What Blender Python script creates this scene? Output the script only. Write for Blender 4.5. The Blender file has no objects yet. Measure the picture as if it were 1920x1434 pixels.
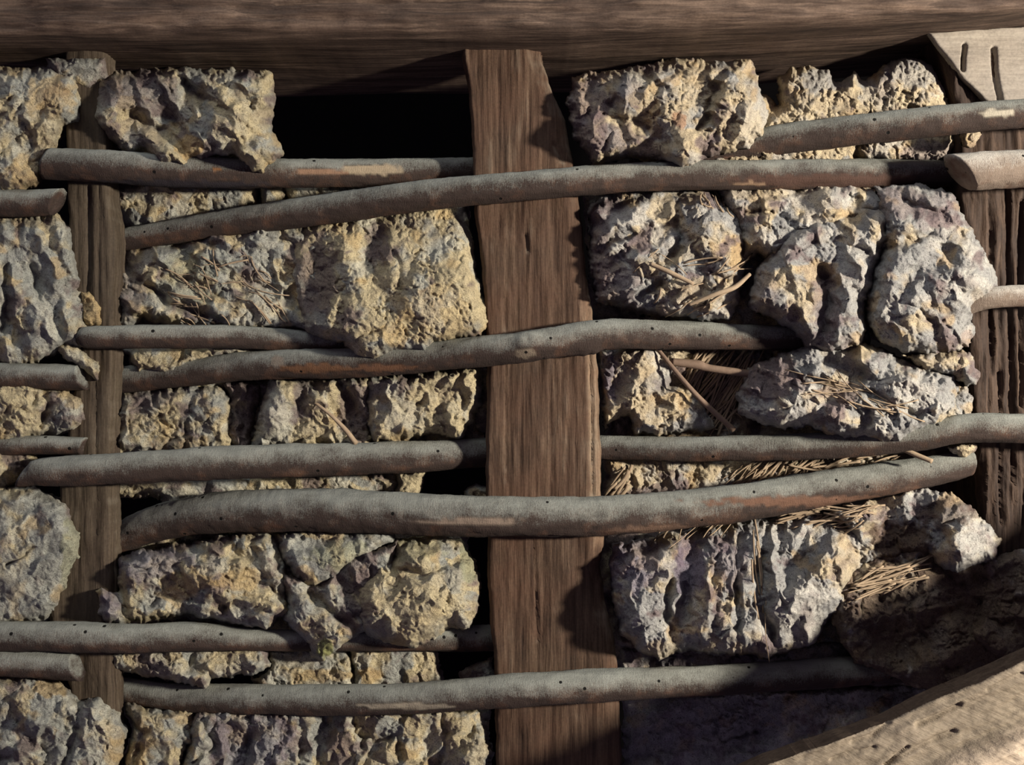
import bpy, math, random
import numpy as np
from mathutils import Vector

# ------------------------------------------------------------------ camera, world, light, exposure
SC = bpy.context.scene
COL = SC.collection
D = 1.05                 # camera distance from the face of the staves (m)
F = 1680.0               # focal length in pixels of the 1920 px frame
Z0 = 1.45                # height of the picture centre above the floor
S = D / F                # metres per pixel at the face of the staves

cam_d = bpy.data.cameras.new('camera'); cam = bpy.data.objects.new('camera', cam_d); COL.objects.link(cam)
cam.location = (0, -D, Z0); cam.rotation_euler = (math.pi / 2, 0, 0)
cam_d.sensor_width = 36.0; cam_d.lens = 36.0 * F / 1920.0; cam_d.clip_start = 0.02
SC.camera = cam

SC.view_settings.view_transform = 'Standard'; SC.view_settings.look = 'None'
SC.view_settings.gamma = 1.0; SC.view_settings.exposure = 0.0
SC.view_settings.use_curve_mapping = False

W = bpy.data.worlds.new('world'); SC.world = W; W.use_nodes = True
W.node_tree.nodes['Background'].inputs[0].default_value = (0.62, 0.50, 0.78, 1)
W.node_tree.nodes['Background'].inputs[1].default_value = 0.19

def area(name, loc, target, size, power, color):
    l = bpy.data.lights.new(name, 'AREA'); l.shape = 'DISK'; l.size = size; l.energy = power; l.color = color
    o = bpy.data.objects.new(name, l); COL.objects.link(o); o.location = loc
    o.rotation_euler = (Vector(target) - Vector(loc)).to_track_quat('-Z', 'Y').to_euler()
    return o
area('work_lamp', (1.80, -1.12, Z0 + 0.17), (-0.1, 0.0, Z0), 0.16, 110.0, (1.0, 0.90, 0.76))
area('overhead_fill', (-0.35, -1.0, Z0 + 1.7), (-0.1, 0.0, Z0 - 0.1), 1.1, 13.0, (0.93, 0.97, 0.95))  # unseen cool fill, added overhead to light the upward faces

# ------------------------------------------------------------------ numpy noise
def _hash(ix, iy, seed):
    h = (ix.astype(np.int64) * 374761393 + iy.astype(np.int64) * 668265263 + seed * 1442695041) & 0xffffffff
    h = ((h ^ (h >> 13)) * 1274126177) & 0xffffffff
    h = ((h ^ (h >> 16)) * 2246822519) & 0xffffffff
    return ((h ^ (h >> 15)) & 0xffffff) / float(0xffffff)

def perlin(x, y, seed=0):
    x0 = np.floor(x); y0 = np.floor(y); fx = x - x0; fy = y - y0
    u = fx * fx * fx * (fx * (fx * 6 - 15) + 10); v = fy * fy * fy * (fy * (fy * 6 - 15) + 10)
    def g(ix, iy, dx, dy):
        a = _hash(ix, iy, seed) * 2 * np.pi
        return np.cos(a) * dx + np.sin(a) * dy
    n00 = g(x0, y0, fx, fy); n10 = g(x0 + 1, y0, fx - 1, fy)
    n01 = g(x0, y0 + 1, fx, fy - 1); n11 = g(x0 + 1, y0 + 1, fx - 1, fy - 1)
    return ((n00 * (1 - u) + n10 * u) * (1 - v) + (n01 * (1 - u) + n11 * u) * v) * 1.5

def fbm(x, y, seed=0, oct=4, gain=0.5):
    s = 0; a = 1.0
    for k in range(oct):
        s = s + a * perlin(x, y, seed + 17 * k); x = x * 2.03 + 5.1; y = y * 2.03 + 1.7; a *= gain
    return s

def cells(x, y, seed=0):
    """nearest feature: returns f1, f2, id-hash, dx, dy"""
    x0 = np.floor(x); y0 = np.floor(y)
    f1 = np.full(x.shape, 9.0); f2 = np.full(x.shape, 9.0); hid = np.zeros(x.shape); bx = np.zeros(x.shape); by = np.zeros(x.shape)
    for i in (-1, 0, 1):
        for j in (-1, 0, 1):
            cx = x0 + i; cy = y0 + j
            px = cx + _hash(cx, cy, seed); py = cy + _hash(cx, cy, seed + 91)
            dx = x - px; dy = y - py; d = np.sqrt(dx * dx + dy * dy)
            m = d < f1
            f2 = np.where(m, f1, np.minimum(f2, d))
            hid = np.where(m, _hash(cx, cy, seed + 7), hid); bx = np.where(m, dx, bx); by = np.where(m, dy, by)
            f1 = np.where(m, d, f1)
    return f1, f2, hid, bx, by

def facets(x, y, seed):
    """broken clay: every cell is a tilted flake with its own height"""
    f1, f2, h, dx, dy = cells(x, y, seed)
    a = h * 43.7 % 1 * 2 * np.pi
    p = (h * 7.31 % 1 - 0.5) * 1.2 + (np.cos(a) * dx + np.sin(a) * dy) * 0.9
    return p * np.clip((f2 - f1) * 5.0, 0, 1)

def sstep(a, b, x):
    t = np.clip((x - a) / (b - a), 0, 1); return t * t * (3 - 2 * t)

def poly_sdf(px, py, poly):
    """positive inside, in pixels"""
    P_ = np.array(poly, float); n = len(P_); d = np.full(px.shape, 1e9); ins = np.zeros(px.shape, bool)
    for i in range(n):
        ax, ay = P_[i]; bx, by = P_[(i + 1) % n]
        ex, ey = bx - ax, by - ay; L = ex * ex + ey * ey + 1e-9
        t = np.clip(((px - ax) * ex + (py - ay) * ey) / L, 0, 1)
        d = np.minimum(d, (px - ax - t * ex) ** 2 + (py - ay - t * ey) ** 2)
        c = ((ay > py) != (by > py)) & (px < ex * (py - ay) / (by - ay + 1e-12) + ax)
        ins ^= c
    d = np.sqrt(d); return np.where(ins, d, -d)

def line_dist(px, py, pts):
    d = np.full(px.shape, 1e9)
    for (ax, ay), (bx, by) in zip(pts[:-1], pts[1:]):
        ex, ey = bx - ax, by - ay; L = ex * ex + ey * ey + 1e-9
        t = np.clip(((px - ax) * ex + (py - ay) * ey) / L, 0, 1)
        d = np.minimum(d, (px - ax - t * ex) ** 2 + (py - ay - t * ey) ** 2)
    return np.sqrt(d)

def PT(px, py, y):
    k = (D + y) / F
    return (px - 960) * k, y, Z0 - (py - 717) * k

# ------------------------------------------------------------------ mesh linking
def link_mesh(name, verts, faces, mat, parent=None, smooth=True, attrs=None):
    verts = np.asarray(verts, float)
    c = verts.mean(0) if parent is None else np.array(parent.location)
    me = bpy.data.meshes.new(name)
    me.from_pydata((verts - c).tolist(), [], faces)
    me.update()
    if smooth: me.polygons.foreach_set('use_smooth', [True] * len(me.polygons))
    if attrs:
        for k, v in attrs.items():
            a = me.attributes.new(k, 'FLOAT_COLOR', 'POINT')
            buf = np.ones((len(verts), 4)); buf[:, :3] = v; a.data.foreach_set('color', buf.ravel())
    me.materials.append(mat)
    o = bpy.data.objects.new(name, me); COL.objects.link(o)
    if parent is None: o.location = c
    else: o.parent = parent
    return o

def tag(o, label=None, cat=None, group=None, kind=None):
    if label: o['label'] = label
    if cat: o['category'] = cat
    if group: o['group'] = group
    if kind: o['kind'] = kind
    return o

# ------------------------------------------------------------------ materials
class NT:
    def __init__(s, name):
        s.m = bpy.data.materials.new(name); s.m.use_nodes = True; s.t = s.m.node_tree
        s.b = s.t.nodes['Principled BSDF']; s.b.inputs['Specular IOR Level'].default_value = 0.2
    def n(s, kind, **kw):
        nd = s.t.nodes.new(kind)
        for k, v in kw.items():
            if k in nd.inputs.keys(): 
                nd.inputs[k].default_value = v
            else: setattr(nd, k, v)
        return nd
    def l(s, a, b): s.t.links.new(a, b)
    def coords(s, scale=(1, 1, 1), src='Object', rot=0.0):
        tc = s.n('ShaderNodeTexCoord'); mp = s.n('ShaderNodeMapping'); mp.inputs['Scale'].default_value = scale
        mr = s.n('ShaderNodeMapping'); mr.inputs['Rotation'].default_value = (0, rot, 0)
        s.l(tc.outputs[src], mr.inputs[0]); s.l(mr.outputs[0], mp.inputs[0]); return mp.outputs[0]
    def noise(s, vec, scale, detail=6, rough=0.6, dist=0.0):
        nd = s.n('ShaderNodeTexNoise'); nd.inputs['Scale'].default_value = scale; nd.inputs['Detail'].default_value = detail
        nd.inputs['Roughness'].default_value = rough; nd.inputs['Distortion'].default_value = dist
        s.l(vec, nd.inputs['Vector']); return nd.outputs['Fac']
    def ramp(s, fac, stops):
        r = s.n('ShaderNodeValToRGB'); e = r.color_ramp.elements
        while len(e) < len(stops): e.new(0.5)
        for el, (p, c) in zip(e, stops):
            el.position = p; el.color = c if len(c) == 4 else (*c, 1)
        s.l(fac, r.inputs[0]); return r.outputs[0]
    def mix(s, fac, a, b, mode='MIX'):
        m = s.n('ShaderNodeMix', data_type='RGBA', blend_type=mode)
        for sock, v in ((m.inputs[0], fac), (m.inputs[6], a), (m.inputs[7], b)):
            if hasattr(v, 'is_linked'): s.l(v, sock)
            elif isinstance(v, (int, float)): sock.default_value = v
            else: sock.default_value = (*v, 1)
        return m.outputs[2]
    def math(s, op, a, b=0.0):
        m = s.n('ShaderNodeMath', operation=op)
        for sock, v in ((m.inputs[0], a), (m.inputs[1], b)):
            if hasattr(v, 'is_linked'): s.l(v, sock)
            else: sock.default_value = v
        return m.outputs[0]
    def bump(s, h, strength, dist, prev=None):
        b = s.n('ShaderNodeBump'); b.inputs['Strength'].default_value = strength; b.inputs['Distance'].default_value = dist
        s.l(h, b.inputs['Height'])
        if prev: s.l(prev, b.inputs['Normal'])
        return b.outputs[0]

def mat_daub():
    t = NT('daub'); v = t.coords()
    at = t.n('ShaderNodeAttribute', attribute_name='tint')
    n1 = t.noise(v, 160, 8, 0.7); n2 = t.noise(v, 620, 4, 0.7); n3 = t.noise(v, 45, 5, 0.6, 0.6)
    c = t.mix(0.75, at.outputs['Color'], t.ramp(n1, [(0.30, (0.45, 0.42, 0.42)), (0.5, (0.86, 0.85, 0.84)), (0.7, (1.12, 1.1, 1.05))]), 'MULTIPLY')
    c = t.mix(0.6, c, t.ramp(n3, [(0.33, (0.62, 0.60, 0.63)), (0.55, (1, 1, 1))]), 'MULTIPLY')
    # small dark straw holes and specks
    sp = t.ramp(n2, [(0.34, (0, 0, 0)), (0.46, (1, 1, 1))])
    c = t.mix(0.75, c, sp, 'MULTIPLY')
    t.l(c, t.b.inputs['Base Color']); t.b.inputs['Roughness'].default_value = 0.95
    b = t.bump(n1, 1.0, 0.006); b = t.bump(n2, 1.0, 0.0024, b)
    t.l(b, t.b.inputs['Normal']); return t.m

def mat_bark(name, dust=(0.20, 0.21, 0.19), dark=(0.017, 0.012, 0.010), mid=(0.058, 0.040, 0.034), amt=1.0):
    t = NT(name); v = t.coords()
    n1 = t.noise(t.coords((0.25, 1, 1)), 110, 6, 0.65); n2 = t.noise(t.coords((3.0, 0.6, 0.6)), 300, 4, 0.7)
    n3 = t.noise(v, 30, 5, 0.6)
    base = t.mix(n1, dark, mid); 
    base = t.mix(t.ramp(n3, [(0.5, (0, 0, 0)), (0.72, (1, 1, 1))]), base, (0.095, 0.050, 0.032))
    geo = t.n('ShaderNodeNewGeometry'); sx = t.n('ShaderNodeSeparateXYZ'); t.l(geo.outputs['Normal'], sx.inputs[0])
    up = t.math('ADD', sx.outputs[2], t.math('MULTIPLY', t.math('SUBTRACT', n3, 0.5), 1.6))
    up = t.math('ADD', up, t.math('MULTIPLY', t.math('SUBTRACT', n2, 0.5), 1.1))
    n5 = t.noise(v, 800, 3, 0.7); up = t.math('ADD', up, t.math('MULTIPLY', t.math('SUBTRACT', n5, 0.5), 1.5))
    dm = t.n('ShaderNodeMapRange'); dm.inputs[1].default_value = -0.22; dm.inputs[2].default_value = 0.78
    dm.inputs[4].default_value = amt
    t.l(up, dm.inputs[0])
    dcol = t.mix(n1, tuple(x * 0.62 for x in dust), tuple(x * 1.35 for x in dust))
    c = t.mix(dm.outputs[0], base, dcol)
    sc_ = t.n('ShaderNodeAttribute', attribute_name='scar_shading'); c = t.mix(sc_.outputs['Alpha'], c, t.mix(n1, t.mix(1.0, sc_.outputs['Color'], (0.55, 0.55, 0.55), 'MULTIPLY'), sc_.outputs['Color']))
    # worm holes
    vo = t.n('ShaderNodeTexVoronoi'); vo.inputs['Scale'].default_value = 42.0; t.l(v, vo.inputs['Vector'])
    hole = t.ramp(vo.outputs['Distance'], [(0.07, (0.03, 0.03, 0.03)), (0.095, (1, 1, 1))])
    c = t.mix(1.0, c, hole, 'MULTIPLY')
    t.l(c, t.b.inputs['Base Color']); t.b.inputs['Roughness'].default_value = 0.85
    b = t.bump(n1, 0.6, 0.003); b = t.bump(n2, 0.6, 0.0014, b); b = t.bump(n5, 0.5, 0.001, b); b = t.bump(hole, 0.6, 0.002, b)
    t.l(b, t.b.inputs['Normal']); return t.m

def mat_wood(name, axis, cols, dusty=None, rough=0.75, fine=1.0, rot=0.0, tint=False):
    """axis = grain direction 'x' or 'z'"""
    t = NT(name)
    sc = (0.035, 1, 1) if axis == 'x' else (1, 1, 0.035)
    sc2 = (0.12, 1, 1) if axis == 'x' else (1, 1, 0.12)
    n1 = t.noise(t.coords(sc, rot=rot), 300 * fine, 5, 0.7, 0.15); n2 = t.noise(t.coords(sc2, rot=rot), 55, 6, 0.6, 0.4); n3 = t.noise(t.coords(), 11, 4, 0.6)
    n4 = t.noise(t.coords(), 350, 4, 0.6)
    k = t.math('ADD', t.math('MULTIPLY', n1, 0.55), t.math('MULTIPLY', n2, 0.45))
    c = t.ramp(k, [(0.34, cols[0]), (0.48, cols[1]), (0.64, cols[2])])
    c = t.mix(t.ramp(n3, [(0.4, (0, 0, 0)), (0.65, (1, 1, 1))]), c, t.mix(0.5, c, cols[3]))
    c = t.mix(0.5, c, t.ramp(n4, [(0.3, (0.6, 0.6, 0.6)), (0.6, (1.1, 1.1, 1.1))]), 'MULTIPLY')
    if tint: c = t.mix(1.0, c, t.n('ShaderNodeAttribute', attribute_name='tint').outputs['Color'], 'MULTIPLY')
    if dusty:
        geo = t.n('ShaderNodeNewGeometry'); sx = t.n('ShaderNodeSeparateXYZ'); t.l(geo.outputs['Normal'], sx.inputs[0])
        f = t.n('ShaderNodeMapRange'); f.inputs[1].default_value = 0.1; f.inputs[2].default_value = 0.8
        t.l(t.math('ADD', sx.outputs[2], t.math('SUBTRACT', n2, 0.5)), f.inputs[0]); c = t.mix(f.outputs[0], c, dusty)
    t.l(c, t.b.inputs['Base Color']); t.b.inputs['Roughness'].default_value = rough
    b = t.bump(n1, 0.55, 0.0022); b = t.bump(n2, 0.5, 0.004, b)
    t.l(b, t.b.inputs['Normal']); return t.m

def mat_plain(name, c1, c2, scale=200):
    t = NT(name); n = t.noise(t.coords(), scale, 4, 0.6)
    t.l(t.mix(n, c1, c2), t.b.inputs['Base Color']); t.b.inputs['Roughness'].default_value = 0.8
    t.l(t.bump(n, 0.4, 0.001), t.b.inputs['Normal']); return t.m

M_DAUB = mat_daub()
M_BARK = mat_bark('dusty_bark')
M_BARK_PALE = mat_bark('pale_dusty_bark', (0.40, 0.38, 0.34), (0.10, 0.075, 0.06), (0.24, 0.19, 0.15))
M_STAVE = mat_wood('stave_wood', 'z', [(0.015, 0.008, 0.005), (0.052, 0.031, 0.020), (0.105, 0.068, 0.044), (0.080, 0.038, 0.022)], (0.2, 0.17, 0.13), tint=True)
M_STAVE_L = mat_wood('dull_stave_wood', 'z', [(0.022, 0.015, 0.011), (0.05, 0.036, 0.025), (0.085, 0.064, 0.044), (0.055, 0.045, 0.03)], (0.16, 0.14, 0.11))
M_POST = mat_wood('dark_post_wood', 'z', [(0.010, 0.006, 0.005), (0.030, 0.018, 0.013), (0.085, 0.054, 0.037), (0.03, 0.018, 0.012)], fine=0.55)
M_BEAM = mat_wood('beam_wood', 'x', [(0.015, 0.010, 0.008), (0.060, 0.040, 0.030), (0.165, 0.115, 0.085), (0.065, 0.042, 0.032)], fine=0.7)
M_BRACE = mat_wood('pale_brace_wood', 'x', [(0.17, 0.15, 0.125), (0.23, 0.20, 0.165), (0.28, 0.25, 0.205), (0.22, 0.20, 0.18)])
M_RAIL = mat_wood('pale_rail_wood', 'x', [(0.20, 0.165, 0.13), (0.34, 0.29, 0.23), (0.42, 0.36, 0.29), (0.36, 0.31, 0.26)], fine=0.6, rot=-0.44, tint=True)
M_RAIL_EDGE = mat_wood('brown_rail_edge', 'x', [(0.03, 0.02, 0.015), (0.07, 0.05, 0.036), (0.12, 0.09, 0.065), (0.08, 0.055, 0.04)])
M_STRAW = mat_plain('straw', (0.13, 0.09, 0.06), (0.36, 0.28, 0.19), 90)
M_TWIG = mat_plain('twig', (0.10, 0.065, 0.045), (0.21, 0.15, 0.11), 150)
M_VOID = mat_plain('void_black', (0.002, 0.002, 0.0025), (0.004, 0.0035, 0.0035), 20)  # near-black colour stands in for the unlit depth behind the gaps
M_VOID.node_tree.nodes['Principled BSDF'].inputs['Specular IOR Level'].default_value = 0.0

# ------------------------------------------------------------------ builders
def grid_faces(nu, nv, closed_u=False):
    f = []
    for j in range(nv - 1):
        for i in range(nu if closed_u else nu - 1):
            a = j * nu + i; b = j * nu + (i + 1) % nu; f.append((a, b, b + nu, a + nu))
    return f

def catmull(pts, step=4.0):
    P_ = np.array(pts, float); P_ = np.vstack([2 * P_[0] - P_[1], P_, 2 * P_[-1] - P_[-2]])
    out = []
    for i in range(1, len(P_) - 2):
        p0, p1, p2, p3 = P_[i - 1:i + 3]
        n = max(2, int(math.hypot(*(p2 - p1)[:2]) / step))
        for k in range(n):
            t = k / n
            out.append(0.5 * ((2 * p1) + (-p0 + p2) * t + (2 * p0 - 5 * p1 + 4 * p2 - p3) * t * t + (-p0 + 3 * p1 - 3 * p2 + p3) * t ** 3))
    out.append(P_[-2]); return np.array(out)

def tube_mesh(pts, nu=28, step=4.0, rough=1.0, seed=0, cut0=0.0, cut1=0.0, knots=(), oct_=3):
    """pts: (px, py, depth y, radius px). cut0/cut1: slant of the chopped ends."""
    c = catmull(pts, step); xyz = np.array([PT(a[0], a[1], a[2]) for a in c]); r = c[:, 3] * (D + c[:, 2]) / F
    T = np.gradient(xyz, axis=0); T /= np.linalg.norm(T, axis=1)[:, None]
    Y = np.array([0, 1.0, 0]); U = np.cross(T, Y); U /= np.linalg.norm(U, axis=1)[:, None]; V = np.cross(T, U)
    nv = len(c); ang = np.linspace(0, 2 * np.pi, nu, endpoint=False)
    s = np.cumsum(np.r_[0, np.linalg.norm(np.diff(xyz, axis=0), axis=1)]) / S
    A, SS = np.meshgrid(ang, s)
    rr = r[:, None] * np.ones((1, nu))
    per = np.cos(A) * 1.3; per2 = np.sin(A) * 1.3
    rr = rr * (1 + rough * (0.07 * perlin(SS / 75, per + 3 * per2, seed) + 0.03 * perlin(SS / 22 + per2 * 2, per * 2.2, seed + 3)
                            + 0.018 * perlin(SS / 8, per * 5 + per2 * 3, seed + 5)))
    ex = np.zeros_like(rr)
    for (kx, ky, ka, kr) in knots:      # px position, angle, bump size (px)
        i = np.argmin((c[:, 0] - kx) ** 2); ds = (SS - s[i]) / kr; da = (np.angle(np.exp(1j * (A - ka)))) * (c[i, 3] / kr)
        q = ds ** 2 + da ** 2; ex += kr * 0.42 * S * (np.exp(-q) - 0.75 * np.exp(-q * 7))
    rr = rr + ex
    dirv = np.cos(A)[..., None] * U[:, None, :] + np.sin(A)[..., None] * V[:, None, :]
    off = np.zeros_like(rr)
    if cut0: off += np.where(np.arange(nv)[:, None] < 6, cut0 * rr * np.cos(A), 0) * np.clip(1 - np.arange(nv)[:, None] / 6., 0, 1)
    if cut1: off += cut1 * rr * np.cos(A) * np.clip(1 - (nv - 1 - np.arange(nv)[:, None]) / 6., 0, 1)
    vv = xyz[:, None, :] + dirv * rr[..., None] + T[:, None, :] * off[..., None]
    verts = vv.reshape(-1, 3).tolist(); faces = grid_faces(nu, nv, True)
    for end in (0, nv - 1):
        ring = [end * nu + i for i in range(nu)]
        inner = []
        cen = np.mean([verts[i] for i in ring], axis=0)
        for i in ring:
            verts.append((cen + (np.array(verts[i]) - cen) * 0.55 + T[end] * (0.0012 if end == 0 else -0.0012)).tolist()); inner.append(len(verts) - 1)
        verts.append((cen + T[end] * (0.0015 if end == 0 else -0.0015)).tolist()); ci = len(verts) - 1
        for i in range(nu):
            j = (i + 1) % nu
            q = (ring[i], inner[i], inner[j], ring[j]); tr = (inner[i], ci, inner[j])
            if end: q = q[::-1]; tr = tr[::-1]
            faces.append(q); faces.append(tr)
    return verts, faces

def rod(name, label, cat, pts, mat=None, scars_shading=(), **kw):
    v, f = tube_mesh(pts, **kw)
    o = link_mesh(name, v, f, mat or M_BARK)
    # bark rubbed or split off, plus shade and warm lamplight painted on: (px, py, half length, half height, colour)
    va = np.array(v); k = (D + va[:, 1]) / F; X_ = va[:, 0] / k + 960; Y_ = 717 - (va[:, 2] - Z0) / k
    buf = np.zeros((len(va), 4))
    for sx, sy, rx, ry, cc in scars_shading:
        q = ((X_ - sx) / rx) ** 2 + ((Y_ - sy) / ry) ** 2 + 0.5 * perlin(X_ / 14, Y_ / 5, 5) + 0.3 * perlin(X_ / 40, Y_ / 9, 6)
        a_ = (1 - sstep(0.55, 1.1, q)) * (va[:, 1] < np.median(va[:, 1]) + 0.02)
        buf[:, :3] = np.where(a_[:, None] > buf[:, 3:4], np.array(cc), buf[:, :3]); buf[:, 3] = np.maximum(buf[:, 3], a_)
    at = o.data.attributes.new('scar_shading', 'FLOAT_COLOR', 'POINT'); at.data.foreach_set('color', buf.ravel())
    return tag(o, label, cat, 'split rod ends at the left edge' if name == 'rod_end' else 'wattle rods woven across the staves')

def sapwood(o, x_of_z, wd, z0, z1, cc):
    me = o.data; co = np.empty(len(me.vertices) * 3); me.vertices.foreach_get('co', co); co = co.reshape(-1, 3) + np.array(o.location)
    X_ = co[:, 0] / (D / F) + 960; Y_ = 717 - (co[:, 2] - Z0) / (D / F); e = np.interp(Y_, [a[0] for a in x_of_z], [a[1] for a in x_of_z])
    k = (sstep(e - wd - 4, e - wd + 2, X_ + 2 * perlin(Y_ / 30, X_ * 0, 4)) * sstep(z0 - 30, z0, Y_) * (1 - sstep(z1, z1 + 30, Y_)))[:, None]
    b = np.ones((len(co), 4)); b[:, :3] = (1 - k) + np.array(cc) * k
    at = me.attributes.new('tint', 'FLOAT_COLOR', 'POINT'); at.data.foreach_set('color', b.ravel())

def plank(name, axis, lo, hi, yref, yf, yb, mat, edge=1.0, rnd=8, chamfer=None, grain=1.0, cracks=(), relief=None, seed=0, step=5.0):
    """lo / hi: list of (along px, across px) edges measured at depth yref; solid from yf (front) to yb (back)."""
    lo = np.array(lo, float); hi = np.array(hi, float)
    t = np.arange(max(lo[0, 0], hi[0, 0]), min(lo[-1, 0], hi[-1, 0]) + 0.1, step)
    a = np.interp(t, lo[:, 0], lo[:, 1]); b = np.interp(t, hi[:, 0], hi[:, 1])
    a = a + edge * (2.2 * perlin(t / 40, t * 0 + 3.3, seed) + 1.0 * perlin(t / 12, t * 0 + 1.3, seed + 1)); b = b + edge * (2.2 * perlin(t / 40, t * 0 + 7.3, seed + 2) + 1.0 * perlin(t / 12, t * 0 + 1.3, seed + 4))
    nf = max(20, int((b - a).mean() / 3.2)); u = np.linspace(0, 1, nf)
    Tt, Uu = np.meshgrid(t, u, indexing='ij'); A_ = a[:, None] + (b - a)[:, None] * Uu
    h = grain * (1.6 * perlin(A_ / 7, Tt / 190, seed + 5) + 0.9 * perlin(A_ / 3.5, Tt / 90, seed + 6) + 3.5 * fbm(A_ / 60, Tt / 160, seed + 7, 3))
    e = np.minimum(A_ - a[:, None], b[:, None] - A_)
    h -= rnd * (1 - np.sqrt(np.clip(1 - (1 - np.clip(e / rnd, 0, 1)) ** 2, 0, 1)))
    if chamfer is not None:
        cw, cd = chamfer; q = np.clip(1 - (b[:, None] - A_) / cw, 0, 1); h -= cd * q
    for pts, w, dp in cracks:
        pts2 = [(p[1], p[0]) for p in pts] if axis == 'z' else pts
        dd = line_dist(Tt, A_, pts2) + 1.2 * perlin(Tt / 9, A_ / 9, seed + 9); h -= dp * np.exp(-(dd / w) ** 2)
    if relief is not None: h = h + relief(Tt, A_)
    k = (D + yref) / F
    def to3(tt, aa, y):
        if axis == 'z': return np.stack([(aa - 960) * k, y, Z0 - (tt - 717) * k], -1)
        return np.stack([(tt - 960) * k, y, Z0 - (aa - 717) * k], -1)
    yy = yf - h * S
    front = to3(Tt, A_, yy)
    # sides and back
    ns = 24; w_ = np.linspace(0, 1, ns + 1)[1:]
    def side(edge_, y0, sg):
        out = []
        for q in w_:
            ysl = y0 + (yb - y0) * q
            out.append(to3(t, edge_ + sg * (1.6 * perlin(t / 160, t * 0 + q * 23, seed + 11) + 3.0 * perlin(t / 300, t * 0 + q * 7, seed + 12)), ysl))
        return np.stack(out, 1)
    R = side(b, yy[:, -1], 1); Lf = side(a, yy[:, 0], -1)[:, ::-1]
    ring = np.concatenate([front, R, Lf], 1); nu = ring.shape[1]; nv = len(t)
    verts = ring.reshape(-1, 3).tolist(); faces = grid_faces(nu, nv, True)
    faces.append(tuple(range(nu))[::-1]); faces.append(tuple((nv - 1) * nu + i for i in range(nu)))
    o = link_mesh(name, verts, faces, mat); return o

CREAM = np.array([0.72, 0.61, 0.42]); OCHRE = np.array([0.68, 0.49, 0.26]); GREY = np.array([0.46, 0.465, 0.455]); PALE = np.array([0.72, 0.70, 0.64])
MAUVE = np.array([0.26, 0.20, 0.205]); EARTH = np.array([0.16, 0.11, 0.08]); GREEN = np.array([0.47, 0.47, 0.33])  # MAUVE is also the violet shade painted into dents

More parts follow.
